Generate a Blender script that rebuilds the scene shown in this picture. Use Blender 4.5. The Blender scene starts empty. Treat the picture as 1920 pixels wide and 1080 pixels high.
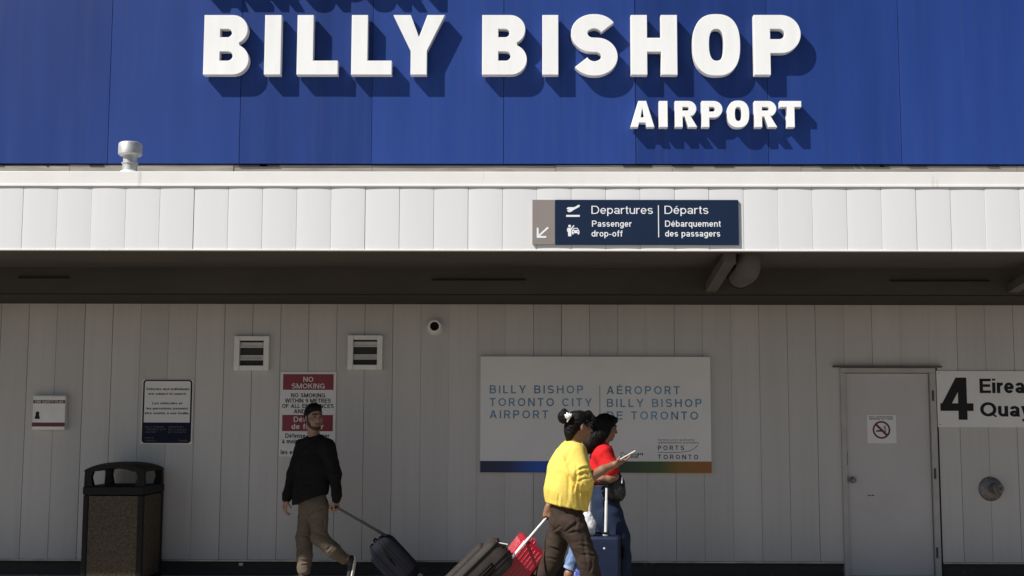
import bpy, bmesh, math, random
import numpy as np
from mathutils import Vector, Matrix, noise

S = bpy.context.scene
C = S.collection
R = math.radians
random.seed(7)
rng = np.random.default_rng(7)

# ------------------------------------------------------------------ camera, sky, sun, exposure
CAM = Vector((0.0, -13.75, 1.6))
FPX = 2400.0
CR = (Matrix.Rotation(R(0.50), 4, 'Z') @ Matrix.Rotation(R(90 + 6.07), 4, 'X') @ Matrix.Rotation(R(0.15), 4, 'Z'))
cd = bpy.data.cameras.new('camera')
cd.sensor_width = 36.0
cd.lens = FPX / 1920 * 36
cd.clip_start = 0.1
cd.clip_end = 2000
cam = bpy.data.objects.new('camera', cd)
C.objects.link(cam)
cam.matrix_world = Matrix.Translation(CAM) @ CR
S.camera = cam

SUN = Vector((1.70, 1.0, -1.95)).normalized()      # the way the light travels
elev = math.asin(-SUN.z)
W = bpy.data.worlds.new('World')
S.world = W
W.use_nodes = True
nt = W.node_tree
sky = nt.nodes.new('ShaderNodeTexSky')
sky.sky_type = 'NISHITA'
sky.sun_disc = False
sky.sun_elevation = elev
sky.sun_rotation = math.atan2(-SUN.x, -SUN.y)
sky.dust_density = 0.6
sky.air_density = 1.0
nt.links.new(sky.outputs[0], nt.nodes['Background'].inputs[0])
nt.nodes['Background'].inputs[1].default_value = 0.05
ld = bpy.data.lights.new('sun', 'SUN')
ld.energy = 5.0
ld.angle = R(0.5)
ld.color = (1.0, 0.955, 0.89)
sun = bpy.data.objects.new('sun', ld)
C.objects.link(sun)
sun.location = (-8, -14, 10)
sun.rotation_euler = SUN.to_track_quat('-Z', 'Y').to_euler()
S.view_settings.view_transform = 'Standard'
S.view_settings.look = 'None'
S.view_settings.gamma = 1
S.view_settings.exposure = 0.38


def K(px, py, Y):
    """the point on the vertical plane y = Y that the camera sees at pixel (px, py) of 1920 x 1080"""
    d = (CR.to_3x3() @ Vector(((px - 960) / FPX, (540 - py) / FPX, -1.0)))
    t = (Y - CAM.y) / d.y
    return CAM + d * t


def KX(px, py, Y):
    return K(px, py, Y).x


def KZ(px, py, Y):
    return K(px, py, Y).z


# ------------------------------------------------------------------ materials
def mat(name, col, rough=0.6, metal=0.0, var=0.0, scale=6.0, stretch=(1, 1, 1), bump=0.0, bscale=60.0,
        spec=0.5, spots=None, spot_scale=30, spot_lo=0.62, coat=0.0, streak=None):
    m = bpy.data.materials.new(name)
    m.use_nodes = True
    n, l = m.node_tree.nodes, m.node_tree.links
    b = n['Principled BSDF']
    b.inputs['Base Color'].default_value = (*col, 1)
    b.inputs['Roughness'].default_value = rough
    b.inputs['Metallic'].default_value = metal
    b.inputs['Specular IOR Level'].default_value = spec
    b.inputs['Coat Weight'].default_value = coat
    tc = n.new('ShaderNodeTexCoord')
    mp = n.new('ShaderNodeMapping')
    mp.inputs['Scale'].default_value = stretch
    l.new(tc.outputs['Object'], mp.inputs[0])
    cur = None
    if var > 0:
        t = n.new('ShaderNodeTexNoise')
        t.inputs['Scale'].default_value = scale
        t.inputs['Detail'].default_value = 6
        t.inputs['Roughness'].default_value = 0.6
        l.new(mp.outputs[0], t.inputs['Vector'])
        r = n.new('ShaderNodeValToRGB')
        r.color_ramp.elements[0].position = 0.3
        r.color_ramp.elements[1].position = 0.7
        r.color_ramp.elements[0].color = (*[max(0, c * (1 - var)) for c in col], 1)
        r.color_ramp.elements[1].color = (*[min(1, c * (1 + var)) for c in col], 1)
        l.new(t.outputs['Fac'], r.inputs[0])
        cur = r.outputs[0]
        rr = n.new('ShaderNodeMapRange')
        rr.inputs[3].default_value = max(0, rough - 0.12)
        rr.inputs[4].default_value = min(1, rough + 0.12)
        l.new(t.outputs['Fac'], rr.inputs[0])
        l.new(rr.outputs[0], b.inputs['Roughness'])
    for sp, sc, lo, st in ([(spots, spot_scale, spot_lo, (1, 1, 1))] if spots else []) + ([streak] if streak else []):
        mp2 = n.new('ShaderNodeMapping')
        mp2.inputs['Scale'].default_value = st
        l.new(tc.outputs['Object'], mp2.inputs[0])
        t = n.new('ShaderNodeTexNoise')
        t.inputs['Scale'].default_value = sc
        t.inputs['Detail'].default_value = 4
        l.new(mp2.outputs[0], t.inputs['Vector'])
        mr = n.new('ShaderNodeMapRange')
        mr.inputs[1].default_value = lo
        mr.inputs[2].default_value = lo + 0.12
        l.new(t.outputs['Fac'], mr.inputs[0])
        mx = n.new('ShaderNodeMix')
        mx.data_type = 'RGBA'
        if cur is None:
            mx.inputs[6].default_value = (*col, 1)
        else:
            l.new(cur, mx.inputs[6])
        mx.inputs[7].default_value = (*sp, 1)
        l.new(mr.outputs[0], mx.inputs[0])
        cur = mx.outputs[2]
    if cur is not None:
        l.new(cur, b.inputs['Base Color'])
    if bump > 0:
        t = n.new('ShaderNodeTexNoise')
        t.inputs['Scale'].default_value = bscale
        t.inputs['Detail'].default_value = 3
        l.new(mp.outputs[0], t.inputs['Vector'])
        bp = n.new('ShaderNodeBump')
        bp.inputs['Strength'].default_value = bump
        bp.inputs['Distance'].default_value = 0.01
        l.new(t.outputs['Fac'], bp.inputs['Height'])
        l.new(bp.outputs[0], b.inputs['Normal'])
    return m


def panel_mat(name, col, rough, per, x0, vary, streak_col=None, hue=None):
    """paint whose tone shifts a little from panel to panel (panels of width per starting at x0), with weathering streaks"""
    m = mat(name, col, rough)
    n, l = m.node_tree.nodes, m.node_tree.links
    b = n['Principled BSDF']
    tc = n.new('ShaderNodeTexCoord')
    sp = n.new('ShaderNodeSeparateXYZ')
    l.new(tc.outputs['Object'], sp.inputs[0])
    a = n.new('ShaderNodeMath'); a.operation = 'SUBTRACT'; a.inputs[1].default_value = x0
    l.new(sp.outputs[0], a.inputs[0])
    d = n.new('ShaderNodeMath'); d.operation = 'DIVIDE'; d.inputs[1].default_value = per
    l.new(a.outputs[0], d.inputs[0])
    f = n.new('ShaderNodeMath'); f.operation = 'FLOOR'
    l.new(d.outputs[0], f.inputs[0])
    wn = n.new('ShaderNodeTexWhiteNoise'); wn.noise_dimensions = '1D'
    l.new(f.outputs[0], wn.inputs['W'])
    mp = n.new('ShaderNodeMapping')
    mp.inputs['Scale'].default_value = (2.2, 2.2, 0.25)
    l.new(tc.outputs['Object'], mp.inputs[0])
    t = n.new('ShaderNodeTexNoise'); t.inputs['Scale'].default_value = 1.6; t.inputs['Detail'].default_value = 5
    l.new(mp.outputs[0], t.inputs['Vector'])
    s1 = n.new('ShaderNodeMath'); s1.operation = 'MULTIPLY_ADD'
    s1.inputs[1].default_value = 0.75
    l.new(wn.outputs['Value'], s1.inputs[0])
    l.new(t.outputs['Fac'], s1.inputs[2])
    mr = n.new('ShaderNodeMapRange')
    mr.inputs[1].default_value = 0.35; mr.inputs[2].default_value = 1.35
    l.new(s1.outputs[0], mr.inputs[0])
    r = n.new('ShaderNodeValToRGB')
    r.color_ramp.elements[0].color = (*[c * (1 - vary) for c in col], 1)
    hi = hue or [min(1, c * (1 + vary)) for c in col]
    r.color_ramp.elements[1].color = (*hi, 1)
    l.new(mr.outputs[0], r.inputs[0])
    cur = r.outputs[0]
    if streak_col:
        mp2 = n.new('ShaderNodeMapping'); mp2.inputs['Scale'].default_value = (9, 9, 0.35)
        l.new(tc.outputs['Object'], mp2.inputs[0])
        t2 = n.new('ShaderNodeTexNoise'); t2.inputs['Scale'].default_value = 2.0; t2.inputs['Detail'].default_value = 6
        l.new(mp2.outputs[0], t2.inputs['Vector'])
        m2 = n.new('ShaderNodeMapRange')
        m2.inputs[1].default_value = 0.5; m2.inputs[2].default_value = 0.8
        m2.inputs[4].default_value = 0.22
        l.new(t2.outputs['Fac'], m2.inputs[0])
        mx = n.new('ShaderNodeMix'); mx.data_type = 'RGBA'
        l.new(m2.outputs[0], mx.inputs[0])
        l.new(cur, mx.inputs[6])
        mx.inputs[7].default_value = (*streak_col, 1)
        cur = mx.outputs[2]
    l.new(cur, b.inputs['Base Color'])
    return m


def gradient_mat(name, stops, x0, x1, rough=0.4):
    m = mat(name, (0.1, 0.1, 0.1), rough)
    n, l = m.node_tree.nodes, m.node_tree.links
    tc = n.new('ShaderNodeTexCoord')
    sp = n.new('ShaderNodeSeparateXYZ')
    l.new(tc.outputs['Object'], sp.inputs[0])
    mr = n.new('ShaderNodeMapRange')
    mr.inputs[1].default_value = x0; mr.inputs[2].default_value = x1
    l.new(sp.outputs[0], mr.inputs[0])
    r = n.new('ShaderNodeValToRGB')
    e = r.color_ramp.elements
    for i, (p, c) in enumerate(stops):
        el = e[i] if i < 2 else e.new(p)
        el.position = p
        el.color = (*c, 1)
    l.new(mr.outputs[0], r.inputs[0])
    l.new(r.outputs[0], n['Principled BSDF'].inputs['Base Color'])
    return m


M = dict(
    asphalt=mat('asphalt', (0.15, 0.128, 0.105), 0.9, var=0.3, scale=3, bump=0.4, bscale=120),
    concrete=mat('concrete', (0.28, 0.245, 0.205), 0.85, var=0.2, scale=2.5, bump=0.2, bscale=80),
    plinth=mat('plinth_paint', (0.026, 0.024, 0.022), 0.75, var=0.4, scale=5, stretch=(.4, 1, 2), bump=0.2, bscale=40,
               spots=(0.10, 0.10, 0.095), spot_scale=14, spot_lo=0.66),
    metal=mat('galvanised_metal', (0.52, 0.52, 0.51), 0.55, 0.7, var=0.2, scale=14),
    chrome=mat('worn_chrome', (0.17, 0.165, 0.16), 0.5, 0.5, var=0.3, scale=40),
    steel=mat('brushed_aluminium', (0.86, 0.86, 0.86), 0.4, 0.25, var=0.1, scale=30),
    flashing=mat('flashing_metal', (0.30, 0.27, 0.235), 0.55, 0.2, var=0.25, scale=4, stretch=(.5, 1, 3), bump=0.2, bscale=8),
    cap=mat('white_trim_paint', (0.82, 0.815, 0.80), 0.45, var=0.04, scale=2, bump=0.06, bscale=5,
            streak=((0.55, 0.53, 0.49), 2.0, 0.68, (6, 1, .6))),
    white_letter=mat('white_acrylic', (0.85, 0.85, 0.84), 0.35, var=0.04, scale=2.5, stretch=(3, 1, .6)),
    letter_return=mat('white_aluminium_return', (0.68, 0.68, 0.68), 0.4, var=0.05, scale=5),
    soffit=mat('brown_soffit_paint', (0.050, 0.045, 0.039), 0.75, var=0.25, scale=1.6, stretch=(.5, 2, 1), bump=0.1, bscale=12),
    soffit_front=mat('soffit_beam_paint', (0.06, 0.05, 0.038), 0.7, var=0.2, scale=2, stretch=(.5, 2, 1)),  # slightly warmer brown for the front beam and soffit
    joist=mat('grey_joist_paint', (0.085, 0.075, 0.062), 0.65, var=0.15, scale=5),
    dark=mat('dark_gap', (0.012, 0.011, 0.010), 0.9),
    door=mat('door_paint', (0.46, 0.44, 0.44), 0.5, var=0.06, scale=1.5, bump=0.05, bscale=9,
             spots=(0.16, 0.15, 0.14), spot_scale=9, spot_lo=0.735),
    frame=mat('door_frame_paint', (0.37, 0.35, 0.345), 0.5, var=0.1, scale=5, spots=(0.09, 0.075, 0.06), spot_scale=18, spot_lo=0.68),
    rust=mat('rusty_drip_cap', (0.10, 0.062, 0.045), 0.75, var=0.35, scale=12),
    vent=mat('vent_white', (0.72, 0.715, 0.70), 0.5, var=0.08, scale=6),
    slat=mat('vent_slat', (0.58, 0.57, 0.55), 0.5, var=0.15, scale=10),
    sign_white=mat('sign_white', (0.66, 0.65, 0.65), 0.35, var=0.05, scale=2.0, bump=0.03, bscale=3),
    panel_white=mat('board_white', (0.68, 0.665, 0.66), 0.4, var=0.05, scale=1.3, bump=0.04, bscale=2),
    ink=mat('black_ink', (0.014, 0.014, 0.016), 0.6, spec=0.2),
    ink_grey=mat('grey_ink', (0.12, 0.12, 0.125), 0.5),
    red_ink=mat('sign_red', (0.20, 0.010, 0.022), 0.4, var=0.06, scale=4),
    pink_ink=mat('sign_pale_letter', (0.62, 0.60, 0.60), 0.4),
    navy=mat('sign_navy', (0.007, 0.019, 0.052), 0.6, spec=0.2, var=0.06, scale=2),
    navy_dark=mat('sign_dark_navy', (0.008, 0.010, 0.032), 0.6, spec=0.15),
    sign_text=mat('sign_text_white', (0.86, 0.88, 0.93), 0.4),
    taupe=mat('sign_taupe', (0.27, 0.235, 0.22), 0.4, var=0.05, scale=3),
    edge=mat('sign_edge', (0.22, 0.22, 0.24), 0.4),
    board_text=mat('board_teal_ink', (0.10, 0.225, 0.345), 0.45, var=0.45, scale=0.9, stretch=(2, 1, 1)),
    maroon=mat('maroon_ink', (0.11, 0.010, 0.022), 0.4),
    bin=mat('bin_plastic', (0.006, 0.006, 0.0062), 0.65, var=0.15, scale=12, bump=0.08, bscale=60, spec=0.25),
    pebble=mat('exposed_aggregate', (0.072, 0.058, 0.043), 0.9, var=0.5, scale=45, bump=0.8, bscale=70,
               spots=(0.22, 0.18, 0.13), spot_scale=85, spot_lo=0.60, spec=0.2),
    knit=mat('black_knit', (0.0065, 0.0065, 0.0075), 0.9, var=0.2, scale=30, bump=0.3, bscale=150, spec=0.2),
    chino=mat('khaki_cotton', (0.105, 0.084, 0.063), 0.85, var=0.12, scale=16, bump=0.25, bscale=110, spec=0.2),
    yellow=mat('yellow_sweatshirt', (0.71, 0.54, 0.115), 0.85, var=0.05, scale=10, bump=0.25, bscale=120, spec=0.2),
    brown=mat('brown_trousers', (0.040, 0.027, 0.020), 0.85, var=0.15, scale=14, bump=0.25, bscale=110, spec=0.25),
    red=mat('red_tshirt', (0.55, 0.014, 0.016), 0.85, var=0.06, scale=12, bump=0.2, bscale=120, spec=0.2),
    jeans=mat('sunlit_blue_denim', (0.13, 0.20, 0.36), 0.85, var=0.2, scale=10, bump=0.3, bscale=140, spec=0.2),  # pale copy of the jeans, sunlight put into its colour
    jeans_shaded=mat('shaded_navy_denim', (0.016, 0.026, 0.055), 0.85, var=0.2, scale=10, bump=0.3, bscale=140, spec=0.2),  # dark copy of the same jeans, shade put into its colour
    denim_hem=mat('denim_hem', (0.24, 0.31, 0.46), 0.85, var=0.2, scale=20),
    skin=mat('light_skin', (0.27, 0.158, 0.115), 0.5, var=0.08, scale=18, bump=0.05, bscale=120, spec=0.4),
    skin_tan=mat('tan_skin', (0.24, 0.124, 0.076), 0.48, var=0.08, scale=18, bump=0.05, bscale=120, spec=0.4),
    lip=mat('lip', (0.17, 0.08, 0.062), 0.45),
    eye=mat('dark_eye', (0.02, 0.016, 0.014), 0.2),
    brow=mat('brow_hair', (0.014, 0.011, 0.009), 0.7),
    hair=mat('black_hair', (0.005, 0.0042, 0.004), 0.6, var=0.5, scale=30, stretch=(3, 3, .7), bump=0.3, bscale=60, spec=0.15),
    beard=mat('brown_beard', (0.035, 0.021, 0.015), 0.8, var=0.4, scale=80, bump=0.6, bscale=160),
    clip=mat('pearl_clip', (0.85, 0.83, 0.82), 0.2, coat=0.4),
    lens=mat('dark_lens', (0.01, 0.009, 0.009), 0.08, spec=0.6),
    shoe=mat('black_shoe', (0.014, 0.014, 0.015), 0.6, var=0.2, scale=20),
    shoe_grey=mat('grey_shoe_panel', (0.20, 0.20, 0.21), 0.6, var=0.1, scale=20),
    sole=mat('white_sole', (0.62, 0.60, 0.56), 0.6, var=0.12, scale=20),
    sock=mat('cream_sock', (0.66, 0.57, 0.42), 0.9, bump=0.2, bscale=150),
    phone=mat('pale_phone', (0.72, 0.71, 0.70), 0.25, coat=0.3),
    screen=mat('phone_glass', (0.01, 0.01, 0.012), 0.06),
    case_navy=mat('navy_nylon', (0.008, 0.009, 0.016), 0.8, var=0.2, scale=14, bump=0.3, bscale=160, spec=0.15),
    case_brown=mat('charcoal_nylon', (0.040, 0.034, 0.031), 0.75, var=0.22, scale=9, bump=0.3, bscale=160, spec=0.2),
    case_trim=mat('black_trim', (0.008, 0.008, 0.008), 0.8, spec=0.15),
    case_red=mat('red_polycarbonate', (0.40, 0.006, 0.026), 0.32, var=0.05, scale=3, coat=0.2),
    case_blue=mat('navy_polycarbonate', (0.008, 0.014, 0.040), 0.5, var=0.15, scale=6, spec=0.3),
    dull_pole=mat('dull_pole', (0.11, 0.11, 0.115), 0.5, 0.5),
    rubber=mat('wheel_rubber', (0.012, 0.012, 0.012), 0.7),
    plastic_bag=mat('white_plastic_bag', (0.62, 0.62, 0.64), 0.3, bump=0.5, bscale=22),
    leather=mat('black_leather', (0.012, 0.011, 0.011), 0.4, var=0.2, scale=14, bump=0.2, bscale=60),
    dots=mat('dotted_blue_fabric', (0.02, 0.04, 0.25), 0.7, spots=(0.75, 0.78, 0.88), spot_scale=55, spot_lo=0.60),
    brass=mat('tarnished_hinge', (0.07, 0.06, 0.052), 0.6, 0.3),
)


# ------------------------------------------------------------------ mesh helpers
def tag(o, label=None, cat=None, group=None, kind=None):
    if label: o['label'] = label
    if cat: o['category'] = cat
    if group: o['group'] = group
    if kind: o['kind'] = kind
    return o


def empty(name, loc, label=None, cat=None, group=None):
    o = bpy.data.objects.new(name, None)
    o.empty_display_size = 0.1
    o.location = loc
    C.objects.link(o)
    return tag(o, label, cat, group)


def wloc(o):
    v = Vector(o.location)
    while o.parent:
        o = o.parent
        v += Vector(o.location)
    return v


def link(name, me, parent=None, origin=None, smooth=False, mats=()):
    """link a mesh given in world coordinates; its data is moved so that the object sits at origin (or at its parent)"""
    for m in mats:
        me.materials.append(m)
    o = bpy.data.objects.new(name, me)
    C.objects.link(o)
    if parent:
        me.transform(Matrix.Translation(-wloc(parent)))
        o.parent = parent
    elif origin is not None:
        me.transform(Matrix.Translation(-Vector(origin)))
        o.location = origin
    if smooth:
        me.polygons.foreach_set('use_smooth', [True] * len(me.polygons))
    return o


class B:
    """collects shapes in world coordinates and links them as one mesh"""
    def __init__(self):
        self.bm = bmesh.new()

    def box(self, x0, x1, y0, y1, z0, z1, bev=0.0, seg=2, mi=0, mtx=None):
        r = bmesh.ops.create_cube(self.bm, size=1.0)
        vs = r['verts']
        for v in vs:
            v.co = Vector(((x0 + x1) / 2 + v.co.x * (x1 - x0), (y0 + y1) / 2 + v.co.y * (y1 - y0), (z0 + z1) / 2 + v.co.z * (z1 - z0)))
        if bev > 0:
            es = list({e for v in vs for e in v.link_edges})
            rb = bmesh.ops.bevel(self.bm, geom=es, offset=bev, segments=seg, affect='EDGES', profile=0.5)
            vs = list({v for f in rb['faces'] for v in f.verts})
            fs = {f for v in vs for f in v.link_faces}
            vs = list({v for f in fs for v in f.verts})
        fs = {f for v in vs for f in v.link_faces}
        for f in fs:
            f.material_index = mi
        if mtx is not None:
            bmesh.ops.transform(self.bm, matrix=mtx, verts=vs)
        return self

    def tube(self, pts, r, n=12, mi=0, cap=True):
        pts = [Vector(p) for p in pts]
        rs = r if isinstance(r, (list, tuple)) else [r] * len(pts)
        rings = []
        ref = None
        for i, p in enumerate(pts):
            d = (pts[min(i + 1, len(pts) - 1)] - pts[max(i - 1, 0)]).normalized()
            if ref is None:
                ref = d.orthogonal().normalized()
            else:
                ref = (ref - d * ref.dot(d)).normalized()
            b = d.cross(ref)
            rings.append([self.bm.verts.new(p + (ref * math.cos(2 * math.pi * k / n) + b * math.sin(2 * math.pi * k / n)) * rs[i]) for k in range(n)])
        for a, b in zip(rings, rings[1:]):
            for k in range(n):
                f = self.bm.faces.new((a[k], a[(k + 1) % n], b[(k + 1) % n], b[k]))
                f.material_index = mi
                f.smooth = True
        if cap:
            self.bm.faces.new(rings[0][::-1]).material_index = mi
            self.bm.faces.new(rings[-1]).material_index = mi
        return self

    def poly(self, pts, mi=0):
        self.bm.faces.new([self.bm.verts.new(p) for p in pts]).material_index = mi
        return self

    def prism(self, pts, y0, y1, mi=0):
        """pts: (x, z) outline, extruded from y0 (front) to y1"""
        a = [self.bm.verts.new((x, y0, z)) for x, z in pts]
        b = [self.bm.verts.new((x, y1, z)) for x, z in pts]
        n = len(pts)
        self.bm.faces.new(a).material_index = mi
        self.bm.faces.new(b[::-1]).material_index = mi
        for i in range(n):
            self.bm.faces.new((a[i], b[i], b[(i + 1) % n], a[(i + 1) % n])).material_index = mi
        return self

    def disc(self, c, r, y0, y1, n=32, mi=0, r2=None):
        cx, cz = c
        r2 = r2 or r
        a = [self.bm.verts.new((cx + r2 * math.cos(t), y0, cz + r2 * math.sin(t))) for t in np.linspace(0, 2 * math.pi, n, endpoint=False)]
        b = [self.bm.verts.new((cx + r * math.cos(t), y1, cz + r * math.sin(t))) for t in np.linspace(0, 2 * math.pi, n, endpoint=False)]
        self.bm.faces.new(a).material_index = mi
        for i in range(n):
            f = self.bm.faces.new((a[i], b[i], b[(i + 1) % n], a[(i + 1) % n]))
            f.material_index = mi
        return self

    def lathe(self, c, prof, axis='Z', n=32, mi=0):
        """prof: (radius, height) pairs round the axis through c"""
        c = Vector(c)
        rings = []
        for r, h in prof:
            ring = []
            for k in range(n):
                t = 2 * math.pi * k / n
                if axis == 'Z':
                    v = Vector((r * math.cos(t), r * math.sin(t), h))
                elif axis == 'Y':
                    v = Vector((r * math.cos(t), h, r * math.sin(t)))
                else:
                    v = Vector((h, r * math.cos(t), r * math.sin(t)))
                ring.append(self.bm.verts.new(c + v))
            rings.append(ring)
        for a, b in zip(rings, rings[1:]):
            for k in range(n):
                f = self.bm.faces.new((a[k], a[(k + 1) % n], b[(k + 1) % n], b[k]))
                f.material_index = mi
                f.smooth = True
        self.bm.faces.new(rings[0]).material_index = mi
        self.bm.faces.new(rings[-1]).material_index = mi
        return self

    def obj(self, name, mats, parent=None, origin=None, smooth=False):
        bmesh.ops.recalc_face_normals(self.bm, faces=self.bm.faces)
        me = bpy.data.meshes.new(name)
        self.bm.to_mesh(me)
        self.bm.free()
        if any(p.use_smooth for p in me.polygons) or smooth:
            me.polygons.foreach_set('use_smooth', [True] * len(me.polygons))
            me.set_sharp_from_angle(angle=R(38))
        return link(name, me, parent, origin, False, mats if isinstance(mats, (list, tuple)) else [mats])


def arc(cx, cy, rx, ry, a0, a1, n=14):
    return [(cx + rx * math.cos(R(a0 + (a1 - a0) * i / n)), cy + ry * math.sin(R(a0 + (a1 - a0) * i / n))) for i in range(n + 1)]


# ------------------------------------------------------------------ sign lettering: strokes of even weight on a cap height of 1
def glyph(ch, w):
    a, b = w / 2, w * 0.45
    h = 0.735
    P = []

    def stem(x, y0, y1): P.append([(x - a, y0), (x + a, y0), (x + a, y1), (x - a, y1)])
    def bar(x0, x1, y): P.append([(x0, y - b), (x1, y - b), (x1, y + b), (x0, y + b)])
    def diag(x0, y0, x1, y1, k=1.08):
        q = a * k
        P.append([(x0 - q, y0), (x0 + q, y0), (x1 + q, y1), (x1 - q, y1)])
    def path(pts, wd=None):
        q = (wd or w * 0.95) / 2
        L_, R_ = [], []
        for i, p in enumerate(pts):
            x0, y0 = pts[max(i - 1, 0)]
            x1, y1 = pts[min(i + 1, len(pts) - 1)]
            n = math.hypot(x1 - x0, y1 - y0) or 1
            nx, ny = -(y1 - y0) / n * q, (x1 - x0) / n * q
            L_.append((p[0] + nx, p[1] + ny)); R_.append((p[0] - nx, p[1] - ny))
        P.append(('strip', L_, R_))
    def acute(x, y, s=1): P.append([(x - .09 * s - .04, y), (x - .09 * s + .05, y), (x + .12 * s + .05, y + .17), (x + .12 * s - .06, y + .17)])

    base = {'ê': 'e', 'é': 'e', 'è': 'e', 'à': 'a', 'É': 'E'}.get(ch)
    if base:
        W_, P = glyph(base, w)
        P = list(P)
        s = -1 if ch in 'àè' else 1
        yy = 1.06 if ch == 'É' else h + .07
        x = W_ / 2
        P.append([(x - .08 * s - .05, yy), (x - .08 * s + .06, yy), (x + .10 * s + .06, yy + .17), (x + .10 * s - .06, yy + .17)])
        return W_, P
    if ch == ' ': return 0.30, P
    if ch == 'I': W_ = w; stem(a, 0, 1)
    elif ch == 'L': W_ = .60; stem(a, 0, 1); bar(w, W_, b)
    elif ch == 'E':
        W_ = .68; stem(a, 0, 1); bar(w, W_, b); bar(w, W_, 1 - b); bar(w, W_ - .04, .52)
    elif ch == 'F': W_ = .64; stem(a, 0, 1); bar(w, W_, 1 - b); bar(w, W_ - .05, .50)
    elif ch == 'H': W_ = .80; stem(a, 0, 1); stem(W_ - a, 0, 1); bar(w, W_ - w, .52)
    elif ch == 'T': W_ = .72; stem(W_ / 2, 0, 1 - 2 * b); bar(0, W_, 1 - b)
    elif ch == 'N': W_ = .80; stem(a, 0, 1); stem(W_ - a, 0, 1); diag(W_ - a * 1.1, 0, a * 1.1, 1)
    elif ch == 'M':
        W_ = .98; stem(a, 0, 1); stem(W_ - a, 0, 1); diag(W_ / 2, 0, a * 1.1, 1); diag(W_ / 2, 0, W_ - a * 1.1, 1)
    elif ch == 'W':
        W_ = 1.24
        for x0, x1 in ((.32, a), (.32, .62), (.92, .62), (.92, W_ - a)): diag(x0, 0, x1, 1, .98)
    elif ch == 'A': W_ = .86; diag(a, 0, W_ / 2, 1); diag(W_ - a, 0, W_ / 2, 1); bar(.20, W_ - .20, .30)
    elif ch == 'V': W_ = .82; diag(W_ / 2, 0, a, 1); diag(W_ / 2, 0, W_ - a, 1)
    elif ch == 'Y': W_ = .84; stem(W_ / 2, 0, .44); diag(W_ / 2, .38, a, 1); diag(W_ / 2, .38, W_ - a, 1)
    elif ch == 'K': W_ = .80; stem(a, 0, 1); diag(w * .7, .36, W_ - w * .8, 1, 1.2); diag(W_ - a, 0, .36, .60, 1.2)
    elif ch in 'OQ':
        W_ = .92; path(arc(W_ / 2, .5, W_ / 2 - a, .5 - a, 0, 360, 36))
        if ch == 'Q': P.append([(.52, .22), (.60, .30), (.94, .03), (.86, -.05)])
    elif ch == 'C': W_ = .86; path(arc(.46, .5, .46 - a, .5 - a, 42, 318, 30))
    elif ch == 'G': W_ = .88; path(arc(.46, .5, .46 - a, .5 - a, 42, 330, 30)); bar(.50, W_, .46); stem(W_ - a, 0.04, .46)
    elif ch == 'D':
        W_ = .80; stem(a, 0, 1); bar(w, .40, b); bar(w, .40, 1 - b); path(arc(.38, .5, W_ - .38 - a, .5 - b, -90, 90, 24))
    elif ch in 'PR':
        W_ = .74; stem(a, 0, 1); bar(w, .46, 1 - b); bar(w, .46, .46)
        path(arc(.44, (1 - b + .46) / 2, W_ - .46 - a, (1 - b - .46) / 2, -90, 90, 18))
        if ch == 'R': diag(W_ - a, 0, .44, .46)
    elif ch == 'B':
        W_ = .76; stem(a, 0, 1)
        for y in (b, .52, 1 - b): bar(w, .45, y)
        path(arc(.44, (.52 + b) / 2, W_ - .44 - a, (.52 - b) / 2, -90, 90, 18))
        path(arc(.42, (1 - b + .52) / 2, W_ - .46 - a, (1 - b - .52) / 2, -90, 90, 18))
    elif ch == 'S':
        W_ = .76; ry = (1 - 2 * b) / 4
        path(arc(W_ / 2, 1 - b - ry, W_ / 2 - a, ry, 25, 270, 20)[:-1] + arc(W_ / 2, b + ry, W_ / 2 - a, ry, 90, -155, 20))
    elif ch == '4': W_ = .74; stem(.50, 0, 1); bar(0, W_, .30); diag(a * 1.05, .30, .47, 1, 1.1)
    elif ch == '9':
        W_ = .62; path(arc(W_ / 2, .68, W_ / 2 - a, .32 - b, 0, 360, 26)); path([(W_ - a, .66), (W_ - a, .5)] + arc(W_ / 2, .36, W_ / 2 - a, .36 - b, 0, -120, 14))
    elif ch == '-': W_ = .34; bar(0, W_, .34)
    elif ch == '|': W_ = .06; stem(.03, -.25, 1.05)
    elif ch == '.': W_ = w; stem(a, 0, w)
    elif ch == 'i': W_ = w; stem(a, 0, h); stem(a, .87, 1)
    elif ch == 'l': W_ = w; stem(a, 0, 1)
    elif ch == 'j': W_ = w * 1.3; stem(W_ - a, -.16, h); stem(W_ - a, .87, 1); bar(-.06, W_ - w * .5, -.20)
    elif ch == 'o': W_ = .60; path(arc(W_ / 2, h / 2, W_ / 2 - a, h / 2 - b, 0, 360, 30))
    elif ch in 'bdpqg':
        W_ = .60; path(arc(W_ / 2, h / 2, W_ / 2 - a, h / 2 - b, 0, 360, 30))
        if ch == 'b': stem(a, 0, 1)
        if ch == 'd': stem(W_ - a, 0, 1)
        if ch == 'p': stem(a, -.27, h)
        if ch == 'q': stem(W_ - a, -.27, h)
        if ch == 'g': stem(W_ - a, -.04, h); path(arc(W_ / 2, -.04, W_ / 2 - a, .24 - b, 0, -160, 14))
    elif ch == 'c': W_ = .56; path(arc(.30, h / 2, .30 - a, h / 2 - b, 42, 318, 26))
    elif ch == 'e': W_ = .60; path(arc(W_ / 2, h / 2, W_ / 2 - a, h / 2 - b, 0, 322, 28)); bar(w * .8, W_ - a * .4, h / 2 - .0)
    elif ch == 'a':
        W_ = .58; path(arc(W_ / 2 - .01, h - b - .17, W_ / 2 - a - .01, .17, 165, 0, 14) + [(W_ - a - .02, .06)]); stem(W_ - a, 0, .08)
        path(arc(W_ / 2 - .02, .21, W_ / 2 - a - .02, .21 - b, 0, 360, 24))
    elif ch in 'nh':
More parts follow.
